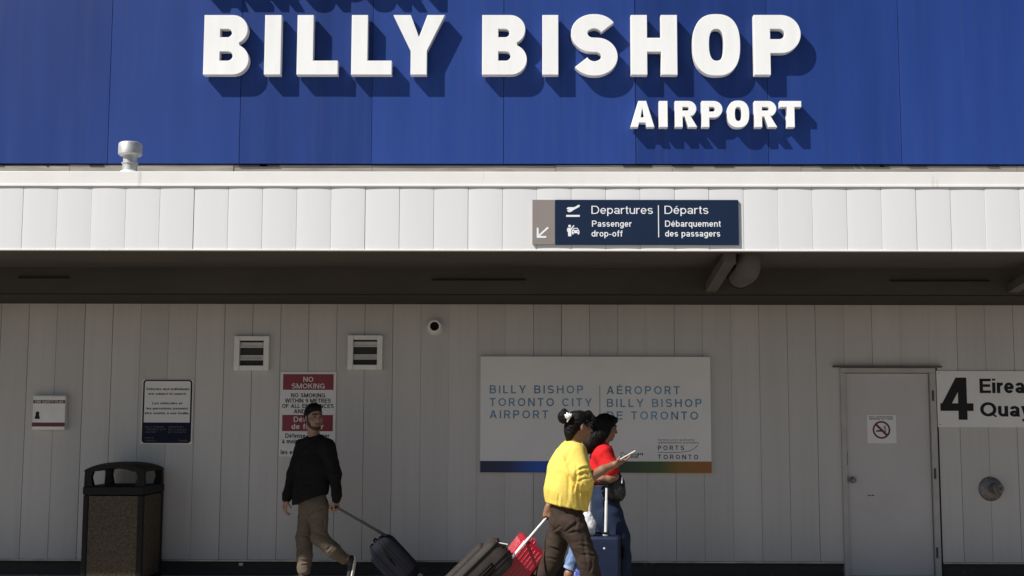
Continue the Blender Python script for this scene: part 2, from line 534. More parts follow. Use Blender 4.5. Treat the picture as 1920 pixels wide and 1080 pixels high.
        W_ = .57; stem(a, 0, 1 if ch == 'h' else h); path([(a + .02, h * .55)] + arc(W_ / 2, h - b - .22, W_ / 2 - a, .22, 170, 0, 14) + [(W_ - a, 0)])
    elif ch == 'm':
        W_ = .90; stem(a, 0, h); q = W_ / 4 + a / 2
        for c in (q, W_ - q): path(arc(c, h - b - .20, q - a, .20, 175, 0, 12) + [(c + q - a, 0)])
    elif ch == 'u': W_ = .57; stem(W_ - a, 0, h); path([(W_ - a - .02, h * .45)] + arc(W_ / 2, b + .22, W_ / 2 - a, .22, -10, -180, 14) + [(a, h)])
    elif ch == 'r': W_ = .36; stem(a, 0, h); path(arc(W_, h - b - .26, W_ - a, .26, 175, 88, 10))
    elif ch == 's':
        W_ = .54; ry = (h - 2 * b) / 4
        path(arc(W_ / 2, h - b - ry, W_ / 2 - a, ry, 25, 270, 16)[:-1] + arc(W_ / 2, b + ry, W_ / 2 - a, ry, 90, -155, 16))
    elif ch == 't': W_ = .32; stem(.15, .10, .93); bar(0, W_, h - b); path([(.15, .12)] + arc(.15 + .13, .12, .13, .12 - b, 180, 270, 8) + [(W_, b)])
    elif ch == 'f': W_ = .34; stem(.16, 0, .84); bar(0, W_, h - b); path([(.16, .80)] + arc(.16 + .14, .84, .14, .16 - b, 180, 95, 8) + [(W_ + .01, 1 - b)])
    elif ch == 'v': W_ = .56; diag(W_ / 2, 0, a, h); diag(W_ / 2, 0, W_ - a, h)
    elif ch == 'x': W_ = .56; diag(a, 0, W_ - a, h); diag(W_ - a, 0, a, h)
    elif ch == 'y':
        W_ = .56; diag(W_ / 2, 0, a, h); diag(W_ / 2 - .02, -.06, W_ - a, h); path([(W_ / 2 + .02, .10), (W_ / 2 - .03, -.12), (W_ / 2 - .13, -.24), (.04, -.24)], w * .9)
    else: W_ = .5; stem(.25, 0, h)
    return W_, P


def text_width(s, w, gap):
    return sum(glyph(c, w)[0] + gap for c in s) - gap


def lettering(name, lines, m, Y, parent, w=0.13, gap=0.10, wide=1.0, lift=0.0015):
    """lines: (text, x, z baseline, cap height, align, optional fixed width); raised vinyl lettering just in front of plane Y"""
    for ln in lines:
        bm = bmesh.new()
        s, x, z, cap, al = ln[:5]
        tw = text_width(s, w, gap)
        sx = cap * wide
        if len(ln) > 5: sx = ln[5] / tw
        x0 = x - (tw * sx if al == 'R' else tw * sx / 2 if al == 'C' else 0)
        cur = 0.0
        def flush(bm):
            if bm.verts:
                me = bpy.data.meshes.new(name)
                bm.to_mesh(me)
                link(name, me, parent, mats=[m])
            bm.free()
        for ch in s:
            if ch == ' ':
                flush(bm)
                bm = bmesh.new()
            W_, P = glyph(ch, w)
            for i, p in enumerate(P):
                yy = Y - lift - 0.00025 * (i % 6)
                T = lambda q: bm.verts.new((x0 + (cur + q[0]) * sx, yy, z + q[1] * cap))
                if p[0] == 'strip':
                    l_, r_ = [T(q) for q in p[1]], [T(q) for q in p[2]]
                    for k in range(len(l_) - 1):
                        bm.faces.new((l_[k], r_[k], r_[k + 1], l_[k + 1]))
                else:
                    bm.faces.new([T(q) for q in p])
            cur += W_ + gap
        flush(bm)


# ------------------------------------------------------------------ channel letters as outlines with holes
def channel(ch, W_, H, s, t):
    """outline loops in a W_ x H box; s = stem weight, t = bar weight"""
    if ch == 'I': return [[(0, 0), (W_, 0), (W_, H), (0, H)]]
    if ch == 'L': return [[(0, 0), (W_, 0), (W_, t), (s, t), (s, H), (0, H)]]
    if ch == 'T': c = W_ / 2; return [[(c - s / 2, 0), (c + s / 2, 0), (c + s / 2, H - t), (W_, H - t), (W_, H), (0, H), (0, H - t), (c - s / 2, H - t)]]
    if ch == 'H':
        m0, m1 = H * .5 - t / 2, H * .5 + t / 2
        return [[(0, 0), (s, 0), (s, m0), (W_ - s, m0), (W_ - s, 0), (W_, 0), (W_, H), (W_ - s, H), (W_ - s, m1), (s, m1), (s, H), (0, H)]]
    if ch in 'EÉ':
        m0, m1 = H * .51 - t / 2, H * .51 + t / 2
        o = [[(0, 0), (W_, 0), (W_, t), (s, t), (s, m0), (W_ * .92, m0), (W_ * .92, m1), (s, m1), (s, H - t), (W_, H - t), (W_, H), (0, H)]]
        if ch == 'É': o.append([(W_ * .35, H * 1.07), (W_ * .6, H * 1.07), (W_ * .85, H * 1.26), (W_ * .5, H * 1.26)])
        return o
    if ch == 'Y':
        c = W_ / 2
        return [[(c - s / 2, 0), (c + s / 2, 0), (c + s / 2, H * .40), (W_, H), (W_ - s * 1.08, H), (c, H * .63), (s * 1.08, H), (0, H), (c - s / 2, H * .40)]]
    if ch == 'A':
        c = W_ / 2; q = s * 1.02
        return [[(0, 0), (q, 0), (q + W_ * .045, H * .17), (W_ - q - W_ * .045, H * .17), (W_ - q, 0), (W_, 0), (c + q * .52, H), (c - q * .52, H)],
                [(q + W_ * .115, H * .37), (c, H * .74), (W_ - q - W_ * .115, H * .37)][::-1]]
    if ch == 'O':
        def se(rx, ry, n):
            out = []
            for k in range(56):
                th = 2 * math.pi * k / 56
                c_, s_ = math.cos(th), math.sin(th)
                out.append((W_ / 2 + rx * math.copysign(abs(c_) ** (2 / n), c_), H / 2 + ry * math.copysign(abs(s_) ** (2 / n), s_)))
            return out
        return [se(W_ / 2, H / 2 + H * .015, 2.5), se(W_ / 2 - s, H / 2 - t, 2.5)[::-1]]
    if ch in 'PR':
        yb = H * (.36 if ch == 'P' else .40)
        ym = (yb + H) / 2; ry = (H - yb) / 2
        xc = W_ - ry * 1.0
        hx = xc + (W_ - s * .95 - xc) * .0
        out = [(0, 0), (s, 0), (s, yb)]
        if ch == 'R':
            out += [(s + W_ * .10, yb), (W_ - s * 1.08, 0), (W_ + W_ * .03, 0), (W_ * .72, yb + H * .03)]
            out += arc(xc, ym, W_ - xc, ry, -62, 90, 16) + [(0, H)]
        else:
            out += [(xc, yb)] + arc(xc, ym, W_ - xc, ry, -90, 90, 20)[1:] + [(0, H)]
        i0, i1 = yb + t, H - t
        rr = (i1 - i0) / 2
        xi = W_ - s - rr
        hole = [(s, i0), (xi, i0)] + arc(xi, (i0 + i1) / 2, rr, rr, -90, 90, 10)[1:] + [(s, i1)]
        return [out, hole[::-1]]
    if ch == 'B':
        ym = H * .51
        r1 = ym / 2; xc1 = W_ - r1 * 1.02
        r2 = (H - ym) / 2; xc2 = W_ * .965 - r2 * 1.02
        out = [(0, 0), (xc1, 0)] + arc(xc1, r1, W_ - xc1, r1, -90, 66, 18)[1:] + arc(xc2, ym + r2, W_ * .965 - xc2, r2, -64, 90, 18) + [(0, H)]
        def hole(i0, i1, xr):
            rr = (i1 - i0) / 2
            return ([(s, i0), (xr - rr, i0)] + arc(xr - rr, (i0 + i1) / 2, rr, rr, -90, 90, 10)[1:] + [(s, i1)])[::-1]
        return [out, hole(t, ym - t * .52, W_ - s), hole(ym + t * .50, H - t, W_ * .965 - s * .98)]
    if ch == 'S':
        q = t * 1.02 / 2
        ry = (H + H * .03 - 2 * q) / 4
        rx = W_ / 2 - s / 2 * 1.0
        yt, yb_ = H * 1.015 - q - ry, -H * .015 + q + ry
        pts = arc(W_ / 2, yt, rx, ry, 28, 200, 18) + arc(W_ / 2 - rx * .10, yt, rx * .9, ry, 205, 262, 8) \
            + arc(W_ / 2 + rx * .10, yb_, rx * .9, ry, 82, 25, 8) + arc(W_ / 2, yb_, rx, ry, 20, -152, 18)
        L_, R_ = [], []
        for i, p in enumerate(pts):
            x0, y0 = pts[max(i - 1, 0)]; x1, y1 = pts[min(i + 1, len(pts) - 1)]
            n = math.hypot(x1 - x0, y1 - y0)
            vert = abs(y1 - y0) / n
            w2 = (t * 1.02 + (s - t) * vert) / 2
            nx, ny = -(y1 - y0) / n * w2, (x1 - x0) / n * w2
            L_.append((p[0] + nx, p[1] + ny)); R_.append((p[0] - nx, p[1] - ny))
        return [L_ + R_[::-1]]


def channel_obj(ch, x0, x1, z0, z1, s, t, yf, yb, parent):
    cu = bpy.data.curves.new('letter', 'CURVE')
    cu.dimensions = '2D'
    cu.fill_mode = 'BOTH'
    cu.extrude = (yb - yf) / 2 - 0.004
    cu.bevel_depth = 0.004
    cu.bevel_resolution = 1
    cu.offset = -0.004
    for lp in channel(ch, x1 - x0, z1 - z0, s, t):
        sp = cu.splines.new('POLY')
        sp.points.add(len(lp) - 1)
        for p, q in zip(sp.points, lp):
            p.co = (q[0], q[1], 0, 1)
        sp.use_cyclic_u = True
    tmp = bpy.data.objects.new('tmp', cu)
    C.objects.link(tmp)
    me = bpy.data.meshes.new_from_object(tmp.evaluated_get(bpy.context.evaluated_depsgraph_get()))
    bpy.data.objects.remove(tmp)
    bpy.data.curves.remove(cu)
    me.transform(Matrix.Translation((x0, (yf + yb) / 2, z0)) @ Matrix.Rotation(R(90), 4, 'X'))
    me.materials.clear()
    o = link('letter', me, parent, mats=[M['white_letter'], M['letter_return']])
    for p in me.polygons:
        p.use_smooth = False
        p.material_index = 0 if p.normal.y < -0.6 else 1
    return o


# ------------------------------------------------------------------ distance-field bodies and soft goods
RS = 1.0                       # scale on every radius given to a Field


class Field:
    def __init__(self, lo, hi, h):
        self.lo, self.h = np.array(lo, float), h
        n = np.ceil((np.array(hi) - self.lo) / h).astype(int) + 1
        self.ax = [(self.lo[i] + h * np.arange(n[i])).astype(np.float32) for i in range(3)]
        self.v = np.full(n, 9.0, np.float32)
        self.rs = RS

    def _sl(self, lo, hi, pad):
        s = []
        for i in range(3):
            a = int(max(0, math.floor((lo[i] - pad - self.lo[i]) / self.h)))
            b = int(min(self.v.shape[i], math.ceil((hi[i] + pad - self.lo[i]) / self.h) + 1))
            s.append(slice(a, max(a, b)))
        return tuple(s)

    def _grid(self, s):
        return (self.ax[0][s[0]][:, None, None], self.ax[1][s[1]][None, :, None], self.ax[2][s[2]][None, None, :])

    def _mix(self, s, d, k, op):
        v = self.v[s]
        if op == 'sub':
            hh = np.maximum(k - np.abs(v + d), 0) / k if k else 0
            self.v[s] = np.maximum(v, -d) + hh * hh * k * .25
        else:
            hh = np.maximum(k - np.abs(v - d), 0) / k if k else 0
            self.v[s] = np.minimum(v, d) - hh * hh * k * .25

    def cone(self, a, ra, b, rb, k=0.02, flat=None, op='add'):
        """tapered capsule; flat = (direction, factor) squeezes it along a direction"""
        a, b = np.array(a, float), np.array(b, float)
        ra, rb = ra * self.rs, rb * self.rs
        rm = max(ra, rb) * (max(1, flat[1]) if flat else 1)
        s = self._sl(np.minimum(a, b) - rm, np.maximum(a, b) + rm, k + 3 * self.h)
        X, Y, Z = self._grid(s)
        ab = b - a
        L2 = max(ab @ ab, 1e-9)
        px, py, pz = X - a[0], Y - a[1], Z - a[2]
        t = np.clip((px * ab[0] + py * ab[1] + pz * ab[2]) / L2, 0, 1)
        qx, qy, qz = px - t * ab[0], py - t * ab[1], pz - t * ab[2]
        r = ra + (rb - ra) * t
        d2 = qx * qx + qy * qy + qz * qz
        if flat:
            n = np.array(flat[0], float); n /= np.linalg.norm(n)
            dn = qx * n[0] + qy * n[1] + qz * n[2]
            d2 = d2 + dn * dn * (1 / flat[1] ** 2 - 1)
        self._mix(s, (np.sqrt(np.maximum(d2, 0)) - r).astype(np.float32), k, op)
        return self

    def chain(self, pts, k=0.02, flat=None):
        for (p, r), (q, r2) in zip(pts, pts[1:]):
            self.cone(p, r, q, r2, k, flat)
        return self

    def ell(self, c, rad, axes=None, k=0.02, op='add'):
        c = np.array(c, float)
        rad = [q * self.rs for q in rad]
        A = np.eye(3) if axes is None else np.array([list(v) for v in axes], float)
        m = max(rad)
        s = self._sl(c - m, c + m, k + 3 * self.h)
        X, Y, Z = self._grid(s)
        px, py, pz = X - c[0], Y - c[1], Z - c[2]
        k0 = k1 = 0
        for i in range(3):
            u = px * A[i][0] + py * A[i][1] + pz * A[i][2]
            k0 = k0 + (u / rad[i]) ** 2
            k1 = k1 + (u / rad[i] ** 2) ** 2
        k0 = np.sqrt(k0); k1 = np.sqrt(k1)
        self._mix(s, (k0 * (k0 - 1) / np.maximum(k1, 1e-6)).astype(np.float32), k, op)
        return self

    def cut(self, p, n):
        """keep the side of the plane through p that n points away from"""
        n = np.array(n, float); n /= np.linalg.norm(n)
        X, Y, Z = self._grid((slice(None),) * 3)
        self.v = np.maximum(self.v, ((X - p[0]) * n[0] + (Y - p[1]) * n[1] + (Z - p[2]) * n[2]).astype(np.float32))
        return self

    def mesh(self, name):
        v = self.v
        neg = v < 0
        c8 = [neg[i:neg.shape[0] - 1 + i, j:neg.shape[1] - 1 + j, k:neg.shape[2] - 1 + k] for i in (0, 1) for j in (0, 1) for k in (0, 1)]
        cnt = sum(c.astype(np.uint8) for c in c8)
        act = (cnt > 0) & (cnt < 8)
        idx = np.argwhere(act)
        num = -np.ones(act.shape, np.int64)
        num[act] = np.arange(len(idx))
        acc = np.zeros((len(idx), 3)); n = np.zeros(len(idx))
        co = [(i, j, k) for i in (0, 1) for j in (0, 1) for k in (0, 1)]
        vals = {c: v[idx[:, 0] + c[0], idx[:, 1] + c[1], idx[:, 2] + c[2]] for c in co}
        for c in co:
            for ax in range(3):
                if c[ax] == 0:
                    d = list(c); d[ax] = 1; d = tuple(d)
                    a, b = vals[c], vals[d]
                    m = (a < 0) != (b < 0)
                    t = np.where(m, a / np.where(m, a - b, 1), 0)
                    p = np.array(c, float)[None, :].repeat(len(idx), 0)
                    p[:, ax] += t
                    acc[m] += p[m]; n[m] += 1
        co3 = self.lo + (idx + acc / np.maximum(n, 1)[:, None]) * self.h
        F = []
        for ax in range(3):
            sl0 = [slice(1, -1)] * 3; sl1 = [slice(1, -1)] * 3
            sl0[ax] = slice(0, -1); sl1[ax] = slice(1, None)
            a, b = neg[tuple(sl0)], neg[tuple(sl1)]
            e = np.argwhere(a != b)
            if not len(e): continue
            ins = a[a != b]
            off = np.ones(3, int); off[ax] = 0
            e = e + off
            u, w = (ax + 1) % 3, (ax + 2) % 3
            def cell(du, dw):
                q = e.copy(); q[:, u] -= du; q[:, w] -= dw
                return num[q[:, 0], q[:, 1], q[:, 2]]
            q = np.stack([cell(1, 1), cell(0, 1), cell(0, 0), cell(1, 0)], 1)
            q[~ins] = q[~ins][:, ::-1]
            F.append(q)
        F = np.concatenate(F)
        F = F[(F >= 0).all(1)]
        me = bpy.data.meshes.new(name)
        me.from_pydata(co3.tolist(), [], F.tolist())
        return me


def Field0(lo, hi, h):
    f_ = Field(lo, hi, h)
    f_.rs = 1.0
    return f_


def relax(me, n=2, f=0.5):
    nv = len(me.vertices)
    co = np.empty(nv * 3); me.vertices.foreach_get('co', co); co = co.reshape(-1, 3)
    e = np.empty(len(me.edges) * 2, np.int64); me.edges.foreach_get('vertices', e); e = e.reshape(-1, 2)
    deg = np.bincount(e.ravel(), minlength=nv)[:, None]
    for _ in range(n):
        s = np.zeros_like(co)
        np.add.at(s, e[:, 0], co[e[:, 1]]); np.add.at(s, e[:, 1], co[e[:, 0]])
        co = co + f * (s / np.maximum(deg, 1) - co)
    me.vertices.foreach_set('co', co.ravel())
    me.update()


def wrinkle(me, amp, scale, seed=0.0, stretch=(1, 1, 1), mask=None):
    """cloth folds: push vertices along their normals by a ridged noise"""
    me.update()
    nr = np.empty(len(me.vertices) * 3, np.float32)
    me.vertex_normals.foreach_get('vector', nr)
    nr = nr.reshape(-1, 3).tolist()
    for v, n_ in zip(me.vertices, nr):
        p = Vector((v.co.x * stretch[0], v.co.y * stretch[1], v.co.z * stretch[2])) * scale + Vector((seed, seed * 1.7, seed * .6))
        a = noise.noise(p)
        d = (abs(a) * 2 - 0.55) + 0.5 * noise.noise(p * 2.3)
        if mask: d *= mask(v.co)
        v.co += Vector(n_) * (amp * d)
    me.update()


def crease(o, a, b, width=.018, depth=.010, bend=0.0):
    """a fold line pressed into the side of a garment that faces the street, with a soft ridge beside it"""
    me = o.data
    off = wloc(o)
    a, b = Vector(a) - off, Vector(b) - off
    ab = b - a
    L2 = ab.x ** 2 + ab.z ** 2
    nx, nz = -ab.z / math.sqrt(L2), ab.x / math.sqrt(L2)
    me.update()
    nr = np.empty(len(me.vertices) * 3, np.float32)
    me.vertex_normals.foreach_get('vector', nr)
    nr = nr.reshape(-1, 3)
    for v, n_ in zip(me.vertices, nr):
        if n_[1] > -.05: continue
        dx, dz = v.co.x - a.x, v.co.z - a.z
        t = (dx * ab.x + dz * ab.z) / L2
        if not -.05 < t < 1.05: continue
        d = dx * nx + dz * nz - bend * 4 * t * (1 - t)
        if abs(d) > width * 3: continue
        k = max(0.0, math.sin(math.pi * min(1, max(0, t)))) ** .6
        q = d / width
        f_ = -depth * max(0, 1 - abs(q)) ** 1.5 + depth * .55 * math.exp(-((q - 1.3) / .7) ** 2)
        v.co += Vector(n_.tolist()) * (f_ * k)
    me.update()


def soft(field, name, m, parent=None, origin=None, smooth=2, wr=None):
    me = field.mesh(name)
    relax(me, smooth)
    for w_ in (wr or []):
        wrinkle(me, *w_[:3], **(w_[3] if len(w_) > 3 else {}))
    return link(name, me, parent, origin, True, m if isinstance(m, (list, tuple)) else [m])


def bounds(pts, pad):
    a = np.array([list(p) for p in pts])
    return a.min(0) - pad, a.max(0) + pad


def head_axes(f, tilt=0.0):
    f = Vector(f).normalized()
    r = f.cross(Vector((0, 0, 1))).normalized()
    u = r.cross(f).normalized()
    return f, r, u


def add_head(F, c, f, r, u, s=1.0, fem=False):
    c = Vector(c)
    F.rs = 1.0
    P = lambda a, b, d: c + (f * a + r * b + u * d) * s
    ax = (f, r, u)
    F.ell(P(-.012, 0, .030), [.098 * s, .075 * s, .096 * s], ax, .02)
    F.ell(P(.020, 0, -.015), [.078 * s, .066 * s, .085 * s], ax, .02)
    F.ell(P(.040, 0, -.075), [.046 * s, (.046 if fem else .053) * s, .042 * s], ax, .03)
    F.ell(P(.072, 0, -.094), [.020 * s, .020 * s, .017 * s], ax, .02)
    F.cone(P(.090, 0, .018), .008 * s, P(.110, 0, -.024), .011 * s, .012)
    F.ell(P(.100, .012, -.030), [.010 * s, .009 * s, .008 * s], ax, .008)
    F.ell(P(.100, -.012, -.030), [.010 * s, .009 * s, .008 * s], ax, .008)
    F.cone(P(.088, -.040, .034), .009 * s, P(.088, .040, .034), .009 * s, .014)
    for q in (-1, 1):
        F.ell(P(.100, .031 * q, .014), [.016 * s, .020 * s, .012 * s], ax, .012, 'sub')
        F.ell(P(.080, .031 * q, .013), [.012 * s, .013 * s, .012 * s], ax, .004)
        F.ell(P(.060, .052 * q, -.022), [.026 * s, .018 * s, .020 * s], ax, .02)
        F.ell(P(-.004, .077 * q, -.002), [.020 * s, .009 * s, .032 * s], ax, .006)
        F.ell(P(.006, .086 * q, .002), [.010 * s, .006 * s, .018 * s], ax, .004, 'sub')
    F.ell(P(.092, 0, -.056), [.013 * s, .024 * s, .006 * s], ax, .006)
    F.ell(P(.089, 0, -.068), [.013 * s, .021 * s, .007 * s], ax, .006)
    F.rs = RS


def paint_face(me, c, f, r, u, s=1.0, brow=True, off=Vector((0, 0, 0))):
    """material slots: 0 skin, 1 lip, 2 eye, 3 brow"""
    c = Vector(c)
    for p in me.polygons:
        q = (p.center - c) / s
        if q.length > .16: continue
        a, b, d = q.dot(f), q.dot(r), q.dot(u)
        if a > .062:
            if abs(d - .0135) < .0075 and abs(abs(b) - .031) < .014: p.material_index = 2
            elif brow and abs(d - .037) < .006 and .012 < abs(b) < .050: p.material_index = 3
            elif abs(d + .062) < .011 and abs(b) < .024 and a > .085: p.material_index = 1


def add_hand(F, wr, d, pn, thumb, curl=(0.4, 0.5, 0.4), s=1.0, spread=0.06, fcurl=None):
    """wr wrist, d along the hand, pn the way the palm faces, thumb = side (unit) the thumb is on"""
    wr, d, pn = Vector(wr), Vector(d).normalized(), Vector(pn).normalized()
    pn = (pn - d * pn.dot(d)).normalized()
    sd = d.cross(pn)
    F.rs = 1.0
    if sd.dot(Vector(thumb)) < 0: sd = -sd
    F.cone(wr, .026 * s, wr + d * .03 * s, .026 * s, .015)
    for q in (-.026, -.009, .009, .026):
        F.cone(wr + d * .02 * s + sd * q * .7 * s, .015 * s, wr + d * .085 * s + sd * q * s, .013 * s, .012)
    F.cone(wr + d * .03 * s + sd * .025 * s + pn * .008 * s, .017 * s, wr + d * .055 * s + sd * .028 * s + pn * .006 * s, .014 * s, .012)
    L_ = [(.040, .026, .021), (.044, .029, .022), (.040, .027, .021), (.031, .021, .018)]
    tips = []
    for i, q in enumerate((.028, .0095, -.0095, -.028)):
        p = wr + d * (.086 - (.004 if i in (0, 3) else 0)) * s + sd * q * s
        a = 0.0
        dr = (d + sd * spread * (1.5 - i)).normalized()
        rr = (.0092, .0094, .0090, .0080)[i]
        cc = curl if fcurl is None else fcurl[i]
        for j in range(3):
            a += cc[j]
            v = dr * math.cos(a) + pn * math.sin(a)
            n = p + v * L_[i][j] * s
            F.cone(p, (rr - .0006 * j) * s, n, (rr - .0006 * (j + 1)) * s, .003)
            p = n
        tips.append(p)
    p = wr + d * .030 * s + sd * .030 * s + pn * .006 * s
    tv = (d * .62 + sd * .62 + pn * .42).normalized()
    q = p + tv * .040 * s
    F.cone(p, .0125 * s, q, .0105 * s, .008)
    tv = (d * .82 + sd * .05 + pn * (.55 + .3 * curl[0])).normalized()
    F.cone(q, .0102 * s, q + tv * .030 * s, .0086 * s, .004)
    F.rs = RS
    return tips


# ------------------------------------------------------------------ key planes
YW = 0.0                       # face of the siding
YF = -2.38                     # face of the canopy fascia
Z_SOF = KZ(960, 571, YW)       # wall meets the soffit
Z_FB = KZ(960, 470.5, YF)      # bottom edge of the fascia
Z_FM = KZ(960, 349, YF)        # fascia panels meet the cap
Z_FT = KZ(960, 322, YF)        # top of the cap
Z_BL = KZ(960, 308, YW)        # lower edge of the blue cladding
Z_PL = KZ(960, 1051, YW)       # lower edge of the siding
XL, XR = -11.0, 11.0
print('planes', Z_SOF, Z_FB, Z_FM, Z_FT, Z_BL, Z_PL)

# ------------------------------------------------------------------ ground
g = B(); g.poly([(-160, -200, -0.13), (160, -200, -0.13), (160, 160, -0.13), (-160, 160, -0.13)])
tag(g.obj('ground', M['asphalt']), kind='structure')
g = B(); g.box(XL - 3, XR + 3, -6.2, 0.6, -0.30, 0.0, bev=0.015)
tag(g.obj('pavement', M['concrete']), kind='structure')

# ------------------------------------------------------------------ the terminal building
bld = empty('airport_building', (0, 0, 0), 'low airport terminal with blue metal upper wall, white canopy and grey vertical siding', 'building')

# siding with V grooves
gx0 = KX(51, 685, YW); gx1 = KX(1743, 690, YW)
PITCH = (gx1 - gx0) / 32
M['siding'] = panel_mat('siding_paint', (0.475, 0.46, 0.45), 0.55, PITCH, gx0, 0.085, (0.33, 0.315, 0.30))
D_X0, D_X1 = KX(1577, 800, YW), KX(1760, 800, YW)     # door opening
D_ZT = KZ(1668, 690, YW)


def siding(bm, x0, x1, z0, z1):
    k0 = math.floor((x0 - gx0) / PITCH) - 1
    prof = []
    k = k0
    prng = random.Random(k0 * 0 + 5)
    tilt = {kk: (random.Random(kk * 31 + 7).uniform(-.0022, .0022), random.Random(kk * 17 + 3).uniform(-.0022, .0022)) for kk in range(k0, k0 + 90)}
    while gx0 + k * PITCH < x1:
        a, b = gx0 + k * PITCH, gx0 + (k + 1) * PITCH
        t0, t1 = tilt[k]
        gr = random.Random(k * 13 + 1)
        dp, hw = gr.choice((.006, .009, .012, .016)), gr.choice((.0024, .0030, .0042))
        prof += [(a + .0004, dp), (a + hw, .002 + t0)]
        for j in range(1, 6):
            u = j / 6
            prof.append((a + .0035 + (b - a - .007) * u, t0 + (t1 - t0) * u - .0018 * math.sin(math.pi * u)))
        gr = random.Random((k + 1) * 13 + 1)
        dp, hw = gr.choice((.006, .009, .012, .016)), gr.choice((.0024, .0030, .0042))
        prof += [(b - hw, .002 + t1), (b - .0004, dp)]
        k += 1
    prof = [p for p in prof if x0 < p[0] < x1]
    prof = [(x0, prof[0][1])] + prof + [(x1, prof[-1][1])]
    nz = max(1, int((z1 - z0) / .4))
    rows = []
    for j in range(nz + 1):
        z = z0 + (z1 - z0) * j / nz
        rows.append([bm.verts.new((x, y, z)) for x, y in prof])
    for r0, r1 in zip(rows, rows[1:]):
        for i in range(len(prof) - 1):
            bm.faces.new((r0[i], r0[i + 1], r1[i + 1], r1[i]))


g = B()
siding(g.bm, XL, D_X0, Z_PL, Z_SOF + .2)
siding(g.bm, D_X1, XR, Z_PL, Z_SOF + .2)
siding(g.bm, D_X0, D_X1, D_ZT, Z_SOF + .2)
g.obj('siding', M['siding'], bld)
g = B()
g.box(XL, D_X0, .035, .3, 0, Z_PL)
g.box(D_X1, XR, .035, .3, 0, Z_PL)
pl = g.obj('wall_base', M['plinth'], bld)
c0 = K(452, 1058, .03)
g = B(); g.box(c0.x - .022, c0.x + .022, .02, .034, c0.z - .016, c0.z + .016, bev=.005)
g.obj('outlet_cover', M['slat'], pl)
g = B()
for x0, x1 in ((XL, D_X0 - .002), (D_X1 + .002, XR)):
    g.box(x0, x1, -.012, .030, Z_PL - .018, Z_PL - .002)
g.obj('base_flashing', mat('flashing_strip', (0.30, 0.30, 0.31), 0.35, 0.6, var=.35, scale=4, stretch=(1.5, 1, 1)), bld)
# the mass of the building behind its skins
g = B()
g.box(XL, XR, .31, 11, 0, Z_BL - .35)
g.box(XL, D_X0 - .03, .013, .31, Z_PL + .01, Z_SOF + .1)
g.box(D_X1 + .03, XR, .013, .31, Z_PL + .01, Z_SOF + .1)
g.box(D_X0 - .03, D_X1 + .03, .08, .31, 0, Z_SOF + .1)
g.box(XL + .05, XR - .05, .05, 11, Z_BL - .35, 7.4)
g.obj('building_core', M['concrete'], bld)

# upper wall: flashing and blue panels
sx = [203, 444, 693, 938, 1187, 1435, 1683]
SP = (KX(1683, 200, YW) - KX(203, 200, YW)) / 6
bx0 = KX(203, 290, YW)
M['blue'] = panel_mat('blue_panel_paint', (0.0115, 0.037, 0.180), 0.5, SP, bx0 - 0.01, 0.16, (0.05, 0.070, 0.20), hue=(0.019, 0.053, 0.235))
M['blue'].node_tree.nodes['Principled BSDF'].inputs['Specular IOR Level'].default_value = 0.2
g = B()
prn = random.Random(12)
for k in range(-7, 14):
    a, b = bx0 + k * SP + .003, bx0 + (k + 1) * SP - .003
    if b < XL or a > XR: continue
    a, b = max(a, XL), min(b, XR)
    nx, nz = 10, 8
    t = [prn.uniform(-.003, .003) for _ in range(4)]
    ph = prn.uniform(0, 6)
    rows = []
    for j in range(nz + 1):
        row = []
        for i in range(nx + 1):
            u, v = i / nx, j / nz
            y = (t[0] * (1 - u) + t[1] * u) * (1 - v) + (t[2] * (1 - u) + t[3] * u) * v
            y += .0012 * math.sin(u * 6.3 + ph) * math.sin(v * 5 + ph)
            row.append(g.bm.verts.new((a + (b - a) * u, y - .03, Z_BL + (7.4 - Z_BL) * v)))
        rows.append(row)
    for r0, r1 in zip(rows, rows[1:]):
        for i in range(nx):
            f = g.bm.faces.new((r0[i], r0[i + 1], r1[i + 1], r1[i])); f.smooth = True
    for row in (rows[0],):
        bk = [g.bm.verts.new((q.co.x, .045, q.co.z)) for q in row]
        row = [g.bm.verts.new(q.co) for q in row]
        for i in range(nx): g.bm.faces.new((row[i], bk[i], bk[i + 1], row[i + 1]))
    for col in ([r_[0] for r_ in rows], [r_[-1] for r_ in rows]):
        bk = [g.bm.verts.new((q.co.x, .045, q.co.z)) for q in col]
        col = [g.bm.verts.new(q.co) for q in col]
        for i in range(nz): g.bm.faces.new((col[i], col[i + 1], bk[i + 1], bk[i]))
up = g.obj('upper_wall', M['blue'], bld)
g = B()
x = XL
while x < XR:
    L_ = random.uniform(1.2, 2.6)
    dz = random.uniform(-.006, .006)
    g.box(x, min(x + L_ - .004, XR), -.012 + random.uniform(-.004, .004), .045, Z_BL - .42, Z_BL - .018 + dz)
    x += L_
g.obj('flashing', M['flashing'], bld)
for i in range(26):
    g = B()
    xx = XL + random.random() * 22
    g.box(xx, xx + random.uniform(.03, .35), -.022, -.010, Z_BL - .030, Z_BL - .016 + random.uniform(-.002, .004))
    g.obj('flashing_dark_bit', M['dark'], bld)  # small dark bits scattered at random along the flashing's upper edge

